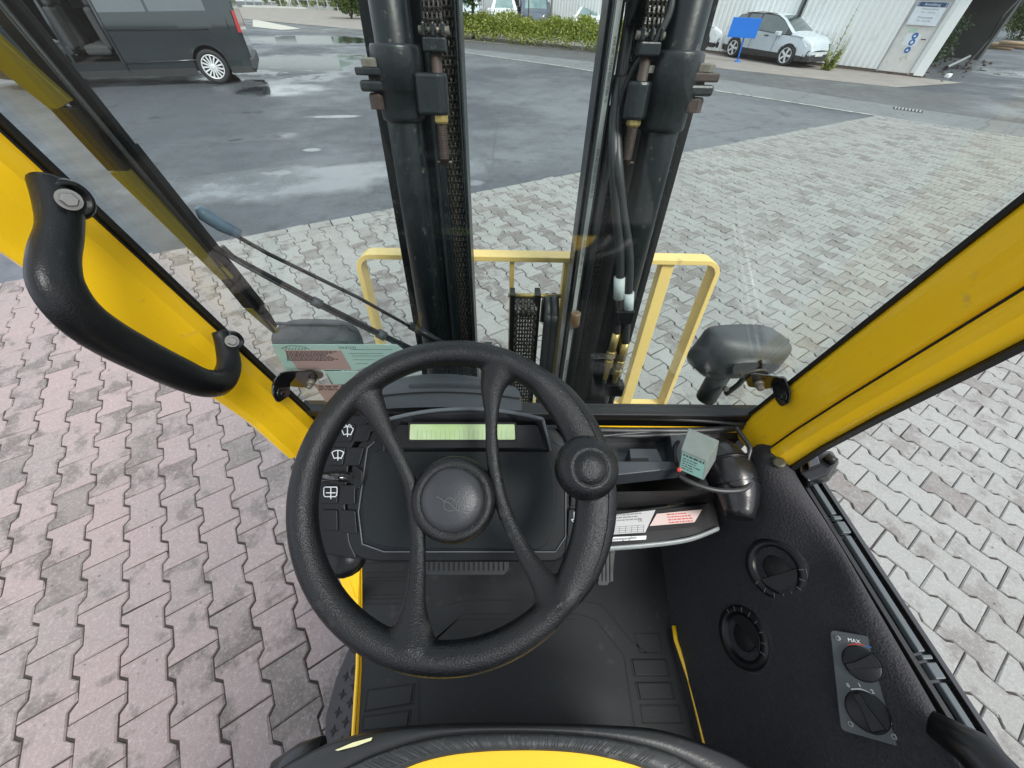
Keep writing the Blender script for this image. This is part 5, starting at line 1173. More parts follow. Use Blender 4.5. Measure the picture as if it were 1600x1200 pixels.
# heater duct on the right
DC = px(1128, 742, .47); dk = MB()
rows = []
for k in range(11):
    f = k / 10; x = 1098 + 48 * f + 14 * sin(f * pi); y = 692 + 118 * f; c = pz(x + 10, y, 1.225 - .05 * f); r = (.030 + .026 * sin(pi * min(1, f * 1.05) ** .8)); rows.append((c, r))
dk.tube([c for c, r in rows], [r for c, r in rows], 18); dk.build('air_duct', mat('duct_black', (.012, .012, .013), .26, bump=.15, bscale=60, bdist=.004), fk)
for k in (3, 6): dk = MB().tube([rows[k][0] + Vector((0, .0, 0)), rows[k][0] + Vector((0, -.006, 0))], rows[k][1] + .003, 20).build('duct_band', M_SATIN, fk)
P = [pz(1060, 742, 1.24), pz(1085, 756, 1.24), pz(1120, 766, 1.24), pz(1155, 766, 1.24), pz(1170, 758, 1.24), pz(1172, 742, 1.24)]; MB().tube(smooth_path(P, 6), ms(P[0], 4.2), 10).build('cable', M_HOSE, fk)
P = [pz(1150, 668, 1.27), pz(1162, 684, 1.27), pz(1172, 700, 1.265), pz(1168, 720, 1.25), pz(1170, 752, 1.24)]; MB().tube(smooth_path(P, 6), ms(P[0], 3.2), 8).build('cable', M_HOSE, fk)
P = [pz(1155, 768, 1.23), pz(1158, 776, 1.21), pz(1154, 784, 1.19)]; MB().tube(smooth_path(P, 4), ms(P[0], 1.8), 6).build('cable', mat('bare_wire', (.3, .28, .26), .4), fk)
# small box clamped to the tray
bq = [pz(1067, 709, 1.292), pz(1103, 722, 1.292), pz(1096, 746, 1.292), pz(1063, 735, 1.292)]
bx0 = Vector((0, 0, 0)); b_top = [pz(1076, 668, 1.318), pz(1124, 688, 1.318), pz(1105, 719, 1.318), pz(1064, 702, 1.318)]
b_bot = [p + Vector((.002, -.004, 0)) + Vector((0, -.020, -.045)) for p in b_top]
bx = empty('reader_box', (sum(b_bot, Vector()) / 4), 'small grey-green box with a printed label and red button standing on the tray', 'box')
MB().frustum(b_bot, b_top).build('housing', M_GREY, bx, .002)
a, b, c_, d_ = b_top[3], b_top[2], b_bot[2], b_bot[3]; nn = (b - a).cross(d_ - a).normalized(); nn = nn if nn.y < 0 else -nn
def fq(u, v, o): return a * (1 - u) * (1 - v) + b * u * (1 - v) + c_ * u * v + d_ * (1 - u) * v + nn * o
MB().prism([fq(.06, .12, .0005), fq(.94, .12, .0005), fq(.94, .95, .0005), fq(.06, .95, .0005)], nn * .0008).build('label', M_DGREEN, bx)
r_ = (b - a).normalized(); u_ = (a - d_).normalized(); gm = MB(); greek(gm, fq(.12, .36, .0015), r_, u_, (b - a).length * .7, .006, 5, nn, 12, .35, .7); gm.build('label_print', M_BPRINT, bx)
text('DW SAFETY', .0062, fq(.12, .26, .0016), r_, u_, M_BPRINT, bx) if False else ribbon_ if False else None
gm = MB(); greek(gm, fq(.12, .22, .0015), r_, u_, (b - a).length * .8, .007, 1, nn, 4, .6, .95); gm.build('label_heading', M_BPRINT, bx)
MB().lathe([(.005, 0), (.005, .004), (.003, .006)], fq(.04, .95, .001), nn, 12).build('red_button', M_RED, bx)
MB().tube(smooth_path([pz(1060, 690, 1.24), pz(1054, 700, 1.245), pz(1056, 722, 1.245), pz(1066, 734, 1.24)], 5), .0045, 8).build('clamp', M_SATIN, bx)
# ---- right side console of moulded foam
prof = [(.700, 1.215), (.697, 1.232), (.680, 1.240), (.662, 1.232), (.648, 1.205), (.632, 1.175), (.608, 1.12), (.58, 1.05), (.55, .97), (.52, .89), (.495, .82), (.48, .752)]
yl = [-.30, -.2, -.1, -.02, .04, .10, .16, .21, .26, .31, .35, .39, .43, .47, .505]
def cons(Y, k): return consf(Y, k)
def consf(Y, k):
    k0 = max(0, min(int(k), len(prof) - 2)); q_f = k - k0; X = prof[k0][0] * (1 - q_f) + prof[k0 + 1][0] * q_f; z = prof[k0][1] * (1 - q_f) + prof[k0 + 1][1] * q_f; s = k / (len(prof) - 1)
    inn = 0
    if Y > .15: inn += (Y - .15) * .16 * s                        # lower edge moves out to the pillar in front
    X += inn
    f = math.exp(-((Y - .43) / .10) ** 2); g = math.exp(-((s - .38) / .27) ** 2)
    X -= .072 * f * g; z += .045 * f * g
    v_ = math.exp(-((Y - .24) / .05) ** 2) * math.exp(-((s - .38) / .2) ** 2); X += .02 * v_; z -= .018 * v_
    if Y > .42: z += (Y - .42) * .25 * (1 - s)
    b = math.exp(-((Y + .12) / .10) ** 2) * math.exp(-((s - .2) / .15) ** 2); X -= .02 * b; z += .012 * b
    return Vector((X, Y, z))
MB().grid([[cons(Y, k) for k in range(len(prof))] for Y in yl]).build('side_console', M_FOAM, fk, subsurf=2)
def conspt(x, y, off=0.0):                                        # where the ray of a pixel meets the console slope
    r = ray(x, y)
    best = None
    for i in range(3, len(prof) - 1):
        a, b = prof[i], prof[i + 1]; n = Vector((-(a[1] - b[1]) * -1, 0, (a[0] - b[0]) * -1)); n = Vector(((b[1] - a[1]), 0, -(b[0] - a[0]))).normalized()
        if n.z < 0: n = -n
        P0 = Vector((a[0], 0, a[1])); t = (P0 - EYE).dot(n) / r.dot(n); P = EYE + r * t
        if b[1] - .001 <= P.z <= a[1] + .001: return P + n * off, n
    return P, n
def vent(cx, cy, rpx, rot, off):
    c, n = surfhit(cx, cy); c = c + n * off; r = rpx
    MB().lathe([(r * 1.22, -.05), (r * 1.14, -.025), (r * 1.06, -.006), (r * 1.0, -.001)], c, n, 40, caps=False).build('vent_collar', M_FOAM, fk)
    v = MB().lathe([(r * 1.0, -.02), (r, .001), (r * .97, .003), (r * .80, .004), (r * .72, .001), (r * .70, -.010), (.0001, -.011)], c, n, 40).build('air_vent', M_SATIN, fk)
    a = (XA - n * n.x).normalized(); b = n.cross(a)
    q = Matrix.Rotation(rot, 3, n); a = q @ a; b = q @ b
    MB().lathe([(r * .44, -.006), (r * .44, -.002), (r * .40, -.001), (.0001, -.001)], c + n * -.003, n, 28).build('vent_button', M_PAD, v)
    MB().prism([c - n * .0038 + a * (r * .05) + b * (-r * .05), c - n * .0038 + a * (r * .15) - b * (r * .05), c - n * .0038 + a * (r * .15) + b * (r * .05), c - n * .0038 + a * (r * .05) + b * (r * .05)], n * .0006).build('vent_mark', M_SEAM, v)
    pts = [c + n * -.006 + (a * cos(t) + b * sin(t)) * r * .69 for t in [pi + .25 + k * (pi - .5) / 12 for k in range(13)]]
    MB().prism(pts, n * .007).build('vent_flap', M_SATIN, v, .001)
    tk = MB()
    for k in range(8):
        t = pi + .3 + k * (pi - .6) / 7; d = a * cos(t) + b * sin(t); ribbon(tk, [c + n * .0048 + d * r * .78, c + n * .0042 + d * r * .93], .0009, n, .0006)
    tk.build('vent_ticks', M_GPRINT, v)
    return v
def surfhit(x, y):
    r = ray(x, y).normalized(); best = None
    for i in range(0, 60):
        Y = -.1 + .6 * i / 59
        for k in range(0, 111):
            P = consf(Y, k / 10); d = P - EYE; e = (d - r * d.dot(r)).length
            if best is None or e < best[0]: best = (e, Y, k / 10)
    _, Y, k = best; n = (consf(Y + .02, k) - consf(Y - .02, k)).cross(consf(Y, k + .5) - consf(Y, k - .5)).normalized()
    if n.x > 0: n = -n
    return consf(Y, k), n
vent(1213, 888, .064, .30, .009)
vent(1163, 993, .064, 2.0, .006)
# heater control plate
cpl, n = conspt(1355, 1075); n = Vector((-.62, -.10, .78)).normalized(); HPn = Plane(cpl + n * .006, n, (.3, 1, 0))
Hh = lambda x, y, o=0.0: HPn.at(x, y, o)
hp_ = plate(HPn, [(1297, 984), (1384, 999), (1412, 1168), (1314, 1140)], -.006, .003, .008, 4).build('heater_control', mat('control_grey', (.042, .050, .052), .42, bump=.25, bscale=900), fk, .001)
for x, y in ((1309, 997), (1371, 1011), (1329, 1131), (1397, 1151)):
    c = Hh(x, y, .003); MB().lathe([(.0042, 0), (.0042, .0012), (.003, .002)], c, n, 16).build('screw', M_GPRINT, hp_)
    MB().box(c + n * .0024, (.0045, .001, .0008), None).box(c + n * .0024, (.001, .0045, .0008)).build('screw_slot', M_SEAM, hp_)
def knob(cx, cy, rpx, ang):
    c = Hh(cx, cy, .003); r = ms(c, rpx) * .80
    k = MB().lathe([(r, 0), (r, .003), (r * .97, .005), (r * .92, .006), (.0001, .006)], c, n, 36).build('heater_knob', M_PAD, hp_)
    u = HPn.r * cos(ang) + HPn.u * sin(ang); w = n.cross(u)
    A = [c + n * .0055 + u * (r * 1.0) + w * (r * .22), c + n * .0055 + u * (r * .3) + w * (r * .20), c + n * .0055 - u * (r * .9) + w * (r * .42), c + n * .0055 - u * (r * .9) - w * (r * .42), c + n * .0055 + u * (r * .3) - w * (r * .20), c + n * .0055 + u * (r * 1.0) - w * (r * .22)]
    MB().frustum(A, [c + n * .017 + (p - c - n * .0055) * .86 for p in A]).build('knob_grip', M_PAD, hp_, .0012)
    ribbon_mb = MB(); ribbon(ribbon_mb, [c + n * .0172 + u * r * .75, c + n * .0172 - u * r * .1], .0009, n, .0004); ribbon_mb.build('knob_mark', M_SEAM, hp_)
kd = lambda cx, cy, tx, ty: (lambda v: atan2(v.dot(HPn.u), v.dot(HPn.r)))(Hh(tx, ty) - Hh(cx, cy))
knob(1346, 1037, 29, kd(1346, 1037, 1320, 1043)); knob(1355, 1112, 33, kd(1355, 1112, 1338, 1084))
kk = Hh(1346, 1037); RU = (Hh(1375, 1030, .0) - Hh(1325, 1040, .0)).normalized(); UU = HPn.n.cross(RU)
text('MAX', ms(kk, 7), Hh(1325, 1002, .0035), (Hh(1340, 1005) - Hh(1324, 1002)).normalized(), n.cross((Hh(1340, 1005) - Hh(1324, 1002)).normalized()), M_WPRINT, hp_)
text('0', ms(kk, 6), Hh(1379, 1033, .0035), RU, UU, M_WPRINT, hp_)
for s_, x, y in (('0', 1325, 1074), ('1', 1343, 1074), ('2', 1363, 1084), ('3', 1380, 1107)): text(s_, ms(kk, 7), Hh(x, y, .0035), RU, UU, M_WPRINT, hp_)
am = MB(); ap = smooth_path([Hh(x, y, .0036) for x, y in ((1331, 1077), (1345, 1077), (1358, 1083), (1368, 1093), (1375, 1105))], 5)
for i_ in range(len(ap) - 1): ribbon(am, ap[i_:i_ + 2], ms(kk, 1.6 + 1.6 * i_ / len(ap)), n, .0003)
am.build('speed_scale', M_WPRINT, hp_)
rm = MB(); ribbon(rm, smooth_path([Hh(x, y, .0036) for x, y in ((1325, 1008), (1336, 1006), (1350, 1008))], 4), ms(kk, 1.5), n, .0003); rm.build('hot_arc', M_RED, hp_)
bm_ = MB(); ribbon(bm_, smooth_path([Hh(x, y, .0036) for x, y in ((1352, 1009), (1364, 1013), (1373, 1022))], 4), ms(kk, 1.5), n, .0003); bm_.build('cold_arc', M_BLUE, hp_)
fm = MB(); fc = Hh(1387, 1123, .0036)
for k in range(4):
    a = k * pi / 2 + .3; u = HPn.r * cos(a) + HPn.u * sin(a); w = n.cross(u); q = ms(fc, 1)
    fm.prism([fc, fc + u * q * 3 + w * q * 3, fc + u * q * 7 + w * q * 2, fc + u * q * 6 - w * q * 1], n * .0003)
fm.build('fan_symbol', M_WPRINT, hp_)
# ---- door sill rail on the right
RZ = 1.232
def rail_pt(x, y, z=RZ): return pz(x, y, z)
RA, RB = rail_pt(1238, 722), rail_pt(1545, 1215); RD_ = (RB - RA).normalized(); RN = Z.cross(RD_); RN = RN if RN.x > 0 else -RN
RB = RB + RD_ * .3
def rbar(o0, o1, z0, z1, f0=0, f1=1):
    a = RA + (RB - RA) * f0; b = RA + (RB - RA) * f1
    return MB().prism([a + RN * o0 + Z * z0, b + RN * o0 + Z * z0, b + RN * o1 + Z * z0, a + RN * o1 + Z * z0], Z * (z1 - z0))
rl = rbar(.0, .044, -.05, -.008).build('door_rail', M_GLOSS, fk)
rbar(-.006, .004, -.05, .0).build('inner_lip', M_SEAL, rl, .001); rbar(.036, .046, -.05, .003).build('outer_lip', M_GLOSS, rl, .001)
M_RS = mat('rail_strip', (.075, .090, .095), .33)
for f0, f1, m_ in ((.02, .16, M_RS), (.215, .455, M_RS), (.505, .80, M_RS), (.80, 1, M_RS)): rbar(.010, .022, -.006, .006, f0, f1).build('rail_strip', m_, rl, .002)
for f0, f1 in ((.165, .175), (.18, .21), (.46, .468), (.473, .50)): rbar(.008, .026, -.006, .008, f0, f1).build('rail_joint', M_RS, rl, .002)
q = [(1246, 712), (1262, 706), (1300, 704), (1312, 722), (1296, 752), (1262, 766), (1244, 742)]
la = MB().frustum([pz(x, y, 1.225) for x, y in q], [pz(x, y, 1.262) for x, y in ((1250, 716), (1264, 710), (1296, 708), (1306, 722), (1292, 742), (1264, 752), (1250, 738))]).build('door_latch', M_SATIN, fk, .004)
MB().frustum([pz(x, y, 1.262) for x, y in ((1258, 716), (1280, 712), (1285, 728), (1262, 736))], [pz(x, y, 1.280) for x, y in ((1262, 716), (1278, 713), (1282, 724), (1264, 731))]).build('latch_button', M_GLOSS, la, .003)
MB().tube([pz(1290, 712, 1.27), pz(1305, 722, 1.27)], .010, 8).build('latch_tongue', M_PAD, la)
c = pz(1217, 723, 1.275); MB().lathe([(ms(c, 9), 0), (ms(c, 9), .003), (ms(c, 5), .004)], c, (-.3, 0, 1), 20).build('trim_plug', mat('olive_plug', (.05, .048, .03), .5), fk)
c = pz(1532, 1175, 1.29); MB().tube([c + Vector((-.02, .03, -.03)), c + Vector((-.004, .004, -.004)), c + Vector((.012, -.05, .005)), c + Vector((.014, -.12, .0))], [.018, .027, .030, .030], 16).build('armrest_end', M_SATIN, fk)
# ---- floor
FZ = .75
fp = lambda x, y, z=FZ: pz(x, y, z)
fpts = [fp(560, 862), (.62, fp(560, 862).y, FZ), (.62, .575, FZ), (-.47, .575, FZ)]
FLR = [(-.46, .575), (-.457, .394), (-.425, .28), (-.385, .117), (-.358, -.02), (-.35, -.5), (.50, -.5), (.50, .0), (.56, .35), (.60, .575)]
MB().prism([(x, y, FZ - .06) for x, y in FLR], (0, 0, .054)).build('floor_plate', M_YEL, fk, .003)
FL2 = [(-.452, .572), (-.445, .392), (-.413, .275), (-.372, .115), (-.345, -.02), (-.34, -.5), (.49, -.5), (.49, .0), (.55, .35), (.59, .572)]
mt = MB().prism([(x, y, FZ - .005) for x, y in FL2], (0, 0, .006)).build('floor_mat', M_MAT, fk, .002)
gv = MB(); gz = FZ + .0008
def groove(P, w=.0045, closed=False):
    pts = [fp(x, y) for x, y in P]; pts = [Vector((p.x, p.y, gz)) for p in pts]
    if closed: pts.append(pts[0])
    for a, b in zip(pts, pts[1:]):
        if (b - a).length < 1e-5: continue
        d = (b - a).normalized(); s = Z.cross(d) * w / 2; gv.prism([a - s, b - s, b + s, a + s], (0, 0, .0006))
groove([(655, 1062), (655, 1140)]); groove([(700, 945), (730, 938), (905, 938), (940, 945), (985, 1000), (1010, 1020)]); groove([(680, 1000), (722, 960), (905, 960), (930, 968), (975, 1025), (992, 1140)])
groove([(668, 1010), (716, 968), (900, 968)])
for y0, y1 in ((872, 880), (895, 903), (908, 930), (936, 944)):
    groove([(572, y0), (635, y0 - 1)]); groove([(570, y1), (633, y1 - 1)])
for q in (([(575, 1078), (650, 1068), (645, 1100), (570, 1112)]), ([(568, 1120), (643, 1110), (640, 1135), (566, 1142)]), ([(985, 1030), (1040, 1030), (1046, 1056), (990, 1056)]), ([(992, 1066), (1048, 1066), (1054, 1092), (998, 1092)]), ([(1000, 1102), (1060, 1102), (1066, 1130), (1004, 1130)]), ([(990, 990), (1030, 990), (1034, 1020), (1000, 1020)])):
    groove(q, .004, True)
gv.build('mat_grooves', M_SEAM, mt)
for q in (([(575, 1078), (650, 1068), (645, 1100), (570, 1112)]), ([(568, 1120), (643, 1110), (640, 1135), (566, 1142)]), ([(985, 1030), (1040, 1030), (1046, 1056), (990, 1056)]), ([(992, 1066), (1048, 1066), (1054, 1092), (998, 1092)])):
    c0 = sum((fp(*p) for p in q), Vector()) / 4; MB().prism([(c0 + (fp(*p) - c0) * .9) + Z * .001 for p in q], Z * .003).build('raised_tread', M_MAT, mt, .001)
# trims along the floor edges
MB().tube([Vector((x, y, FZ + .004)) for x, y in ((-.455, .394), (-.423, .28), (-.382, .117), (-.355, -.02), (-.345, -.4))], .0055, 8, up=Z).build('floor_edge_trim', M_YEL, fk)
MB().tube([fp(1053, 978, .78), fp(1056, 1000, .78), fp(1078, 1065, .78), fp(1100, 1155, .78), fp(1115, 1230, .78)], .006, 8, up=Z).build('console_edge_trim', M_YEL, fk)
MB().prism([fp(538, 886, .86), fp(566, 866, .9), fp(560, 900, .80), fp(562, 952, .76), fp(556, 935, .78)], (-.03, 0, -.02)).build('frame_leg', M_YEL, fk, .004)
a, b = Vector((-.465, .52, 1.20)), Vector((-.465, .44, .62)); MB().prism([a + Vector((-.02, -.02, 0)), a + Vector((.02, -.02, 0)), a + Vector((.02, .04, 0)), a + Vector((-.02, .04, 0))], b - a).build('frame_post', M_YEL, fk, .006)
# access step on the left
sz_ = .52; spx = [(505, 1188), (508, 1120), (524, 1060), (545, 1012), (574, 1036), (560, 1085), (548, 1150), (540, 1190)]
MS_ = mat('step_plate', (.018, .018, .022), .35, dirt=(.06, .055, .05), dscale=30, dlo=.6, dhi=.8)
step = MB().prism([pz(x, y, sz_) for x, y in spx], (0, 0, -.03)).build('access_step', MS_, fk, .004)
for k, (x, y) in enumerate(((541, 1057), (553, 1071), (535, 1085), (547, 1098), (528, 1113), (540, 1128), (521, 1142), (517, 1170), (533, 1160))):
    c = pz(x, y, sz_); pts = []
    for q in range(16):
        a = q * pi / 8; r = (.013 if q % 4 == 0 else .0055 if q % 2 == 0 else .006); pts.append(c + Vector((cos(a) * r, sin(a) * r, .0005)))
    MB().prism(pts, (0, 0, .0025)).build('grip_hole', M_SEAM, step)
for x, y in ((558, 1047), (535, 1176)):
    c = pz(x, y, sz_); MB().lathe([(.026, 0), (.026, .006), (.018, .008), (.012, .004), (.001, .004)], c, Z, 20).build('step_bolt', MS_, step)
# pedals
def pedal(pix, z, name, ribs, horizontal=False):
    PP = Plane(pz(pix[0][0], pix[0][1], z), (0, -.45, 1)); base = plate(PP, pix, -.012, 0, .006).build(name, M_MAT, fk, .002)
    x0, x1 = min(p[0] for p in pix) + 5, max(p[0] for p in pix) - 5; y0, y1 = min(p[1] for p in pix) + 5, max(p[1] for p in pix) - 6
    for k in range(ribs):
        x = x0 + (x1 - x0) * k / (ribs - 1)
        plate(PP, [(x - 2.2, y0), (x + 2.2, y0), (x + 2.2, y1), (x - 2.2, y1)], .0005, .006).build('rib', M_MAT, base)
    return PP
pedal([(662, 852), (795, 852), (795, 888), (788, 898), (668, 898), (662, 888)], .93, 'brake_pedal', 17)
pedal([(934, 858), (960, 858), (956, 900), (948, 914), (932, 914)], .90, 'accelerator_pedal', 4)
MB().tube([pz(728, 870, .91), (-.02, .5, 1.0)], .012, 8).build('pedal_arm', M_SEAM, fk)
# ---- engine hood and its rubber edge at the very bottom of the view
HZ = 1.10
hpx_o = [(360, 1290), (420, 1215), (480, 1176), (540, 1152), (620, 1136), (700, 1130), (780, 1129), (860, 1130), (950, 1133), (1030, 1140), (1110, 1165), (1170, 1195), (1240, 1260)]
hpx_s = [(420, 1320), (500, 1230), (560, 1192), (610, 1172), (670, 1155), (730, 1148), (790, 1146), (860, 1147), (930, 1152), (990, 1162), (1050, 1180), (1110, 1215), (1160, 1280)]
hpx_i = [(470, 1350), (540, 1250), (600, 1212), (650, 1188), (700, 1175), (750, 1169), (795, 1167), (850, 1167), (905, 1171), (955, 1180), (1010, 1197), (1060, 1228), (1110, 1300)]
hpx_i = [(x, y + 6) for x, y in hpx_i]
def hrow(P, z, n=5): return smooth_path([pz(x, y, z) for x, y in P], n)
M_VINYL = mat('black_vinyl', (.014, .015, .016), .33, bump=.3, bscale=300, dirt=(.05, .05, .048), dscale=25, dlo=.64, dhi=.8)
hs = MB().grid([hrow(hpx_o, HZ - .06), hrow(hpx_o, HZ - .01), hrow([(x, y + 7) for x, y in hpx_o], HZ + .004), hrow([(x, y - 4) for x, y in hpx_s], HZ + .002), hrow(hpx_s, HZ - .002)]).build('seat_edge', M_VINYL, fk)
MB().grid([hrow(hpx_s, HZ - .002), hrow([(x, y + 5) for x, y in hpx_s], HZ + .004), hrow([(x, y - 3) for x, y in hpx_i], HZ + .002), hrow(hpx_i, HZ - .006)]).build('seat_piping', mat('worn_vinyl', (.045, .047, .047), .38, bump=.4, bscale=250, dirt=(.11, .11, .105), dscale=60, dlo=.55, dhi=.75), hs)
pl_ = MB(); A_s = hrow(hpx_s, HZ + .003, 12); A_i = hrow(hpx_i, HZ + .001, 12); rnd = random.Random(4)
for k in range(6, len(A_s) - 3):
    if rnd.random() < .8:
        a = A_s[k] * .86 + A_i[k] * .14; b = A_s[k] * .25 + A_i[k + 1] * .75; t_ = (A_s[k + 1] - A_s[k]) * rnd.uniform(-.4, .4); ribbon(pl_, [a + t_, b + t_ * .3], rnd.uniform(.0006, .0018), Z, .0016)
pl_.build('piping_folds', M_VINYL, hs)
hi = hrow(hpx_i, HZ - .004); MB().add([*hi, Vector((.3, -.5, HZ - .004)), Vector((-.3, -.5, HZ - .004))], [tuple(range(len(hi) + 2))]).build('engine_hood', M_YEL, fk)
c = pz(777, 1199, HZ); MB().lathe([(.030, 0), (.030, .003), (.024, .005), (.001, .005)], c + Vector((0, -.034, -.003)), Z, 24).build('hood_emblem', M_TRIM, fk)
MB().prism([pz(x, y, HZ + .008) for x, y in ((524, 1172), (552, 1160), (582, 1152), (580, 1157), (556, 1166), (528, 1173))], (0, 0, .001)).build('torn_label', M_PAPER, fk)
MB().tube([pz(505, 1172, HZ - .03), pz(470, 1182, HZ - .03), pz(430, 1210, HZ - .03)], .02, 12).build('seat_corner', M_VINYL, fk)
# =================================================================== MAST
TILT = radians(-7); PIV = Vector((0, 1.1, 1.73)); M_T = Matrix.Translation(PIV) @ Matrix.Rotation(TILT, 4, 'X') @ Matrix.Translation(-PIV); M_I = M_T.inverted()
py_world = py
def py(x, y, Y):                                        # the mast leans forward: these points are in its own upright frame
    e = M_I @ EYE; r = M_I.to_3x3() @ ray(x, y); return e + r * ((Y - e.y) / r.y)
before = set(fk.children)
def vx(x, y, Y): return py(x, y, Y).x
def vbar(name, xl, xr, y, Y0, Y1, m, z0=.12, z1=2.75, bev=.002, parent=fk):
    a, b = vx(xl, y, Y0), vx(xr, y, Y0)
    return MB().prism([(a, Y0, z0), (b, Y0, z0), (b, Y1, z0), (a, Y1, z0)], (0, 0, z1 - z0)).build(name, m, parent, bev)
# left side
vbar('outer_mast_rail', 610, 655, 300, 1.10, 1.20, M_MAST)
vbar('inner_mast_rail', 672, 700, 300, 1.055, 1.16, M_MAST); vbar('inner_mast_rail', 684, 689, 300, 1.045, 1.054, M_CAST, bev=.001)
vbar('chain_guide', 698, 730, 300, 1.12, 1.15, M_SEAM); vbar('rail_flange', 724.5, 727, 300, 1.055, 1.14, M_MAST); vbar('rail_flange', 728, 731.5, 300, 1.07, 1.16, M_CAST)
def lift_cyl(cx, Y, rpx, cast_y0, cast_y1, s):
    c = py(cx, 300, Y); r = ms(c, rpx); 
    o = MB().tube([(c.x, Y, .3), (c.x, Y, 2.8)], r, 28).build('lift_cylinder', M_MAST, fk)
    zt, zb = py(cx, cast_y0, Y - r).z, py(cx, cast_y1, Y - r).z
    k = MB().lathe([(r * 1.02, zb - .003), (r * 1.17, zb), (r * 1.21, zb + .008), (r * 1.23, zb + .05), (r * 1.33, (zt + zb) / 2 - .01), (r * 1.34, zt - .02), (r * 1.31, zt - .006), (r * 1.26, zt - .001), (r * 1.03, zt)], (c.x, Y, 0), Z, 28)
    k.build('cylinder_bracket', M_CAST, o)
    return o, c, r, zt, zb
# bodies with anchor arms
cyl, c, r, zt, zb = lift_cyl(648, 1.00, 24, 68, 190, -1)
ya = 1.0 - r * .6
a0 = py(655, 148, ya); a1 = py(700, 148, ya - .0); h = ms(a0, 26)
def anchor(pbase, pend, hz, s, parent):
    d = Vector((pend.x - pbase.x, 0, 0)); z0 = pend.z - hz; z1 = pend.z + hz
    pts = [Vector((pbase.x - s * .03, pbase.y + .03, 0)), Vector((pbase.x, pbase.y - .022, 0)), Vector((pend.x - s * .016, pend.y - .024, 0)), Vector((pend.x, pend.y - .012, 0)), Vector((pend.x, pend.y + .012, 0)), Vector((pend.x - s * .016, pend.y + .022, 0)), Vector((pbase.x, pbase.y + .05, 0))]
    MB().prism([p + Z * z0 for p in pts], Z * (z1 - z0)).build('anchor_arm', M_CAST, parent, .006)
anchor(a0, a1, h, 1, cyl)
def rod(cx, ytop, ybot, Y, rpx, parent, nut):
    a = py(cx[0], ytop, Y); b = py(cx[1], ybot, Y); x = (a.x + b.x) / 2; a.x = b.x = x
    MB().tube([b, a], ms(a, rpx), 14).build('anchor_rod', M_RUST, parent)
    th = MB(); n_ = 22; z0_ = b.z + .01; z1_ = py(cx[1], nut[1], Y).z
    for k in range(n_): z = z0_ + (z1_ - z0_) * k / n_; th.lathe([(ms(a, rpx) * .98, 0), (ms(a, rpx) * 1.08, .0016), (ms(a, rpx) * .98, .0032)], (x, Y, z), Z, 12)
    th.build('rod_thread', M_RUST, parent)
    zt_, zb_ = py(cx[1], nut[0], Y).z, py(cx[1], nut[1], Y).z; rn = ms(a, nut[2])
    MB().lathe([(rn * .85, zb_), (rn, zb_ + .004), (rn, zb_ + (zt_ - zb_) * .62), (rn * .96, zb_ + (zt_ - zb_) * .62)], (x, Y, 0), Z, 6, False).build('anchor_nut', M_BRASS if nut[3] else M_BOLT, parent, .001)
    MB().lathe([(rn * 1.02, zb_ + (zt_ - zb_) * .64), (rn * 1.05, zt_)], (x, Y, 0), Z, 18, False).build('washer', M_RUST, parent)
    MB().tube([(x - ms(a, rpx) * 1.6, Y, b.z + .004), (x + ms(a, rpx) * 1.6, Y, b.z + .004)], .0022, 6).build('split_pin', M_BOLT, parent)
    return x
xr = rod((684, 692), 76, 256, ya - .002, 8.5, cyl, (168, 193, 13, 1))
def clevis(x, y0, y1, Y, w, parent, cx):
    zt_, zb_ = py(cx, y0, Y).z, py(cx, y1, Y).z; hw_ = ms(py(cx, y0, Y), w / 2); H_ = zt_ - zb_
    MB().box((x, Y, zb_ + H_ * .25), (hw_ * 2, .036, H_ * .5)).build('clevis', M_CAST, parent, .003)
    for dx in (-.85, 0, .85): MB().box((x + dx * hw_, Y, zb_ + H_ * .74), (hw_ * .3, .034, H_ * .5)).build('clevis_cheek', M_CAST, parent, .003)
    MB().tube([(x - hw_ * 1.35, Y, zt_ - .012), (x + hw_ * 1.35, Y, zt_ - .012)], .0065, 10).build('clevis_pin', M_BOLT, parent)
    return zt_
def chain(x, Y, z0, z1, w, tilt=0, label=None, name='lift_chain', pitch=.021, nmax=999):
    root = bpy.data.objects.new(name, None); COL.objects.link(root); root.parent = fk; root.location = Vector((x, Y, z0)) - fk.location; root.rotation_euler = (0, 0, 0)
    mes = []
    for odd in (0, 1):
        mb = MB(); offs_ = [-.42, -.14, .14, .42] if odd == 0 else [-.5, -.28, 0, .28, .5]
        for o in offs_:
            pts = [Vector((o * w, cos(a) * .0085, sin(a) * pitch * .62 + (.0))) for a in [k * pi / 4 for k in range(8)]]
            mb.prism([p - XA * w * .055 for p in pts], XA * w * .11)
        mb.tube([(-w * .55, 0, 0), (w * .55, 0, 0)], .0036, 6)
        me = bpy.data.meshes.new('chain_link'); me.from_pydata(mb.v, [], mb.f); me.materials.append(M_GREASE); mes.append(me)
    n = min(nmax, int((z1 - z0) / (pitch * .75)))
    for k in range(n):
        o = bpy.data.objects.new('chain_link', mes[k % 2]); COL.objects.link(o); o.parent = root; o.location = (0, 0, k * pitch * .75); o.rotation_euler = (0, 0, 0)
    return root
zc = clevis(xr, 34, 82, ya - .002, 36, cyl, 683)
chain(xr, ya - .002, zc - .012, 2.3, ms(py(683, 30, ya), 26))
chain(vx(714, 300, 1.09), 1.09, .45, 2.3, ms(py(714, 300, 1.09), 21))
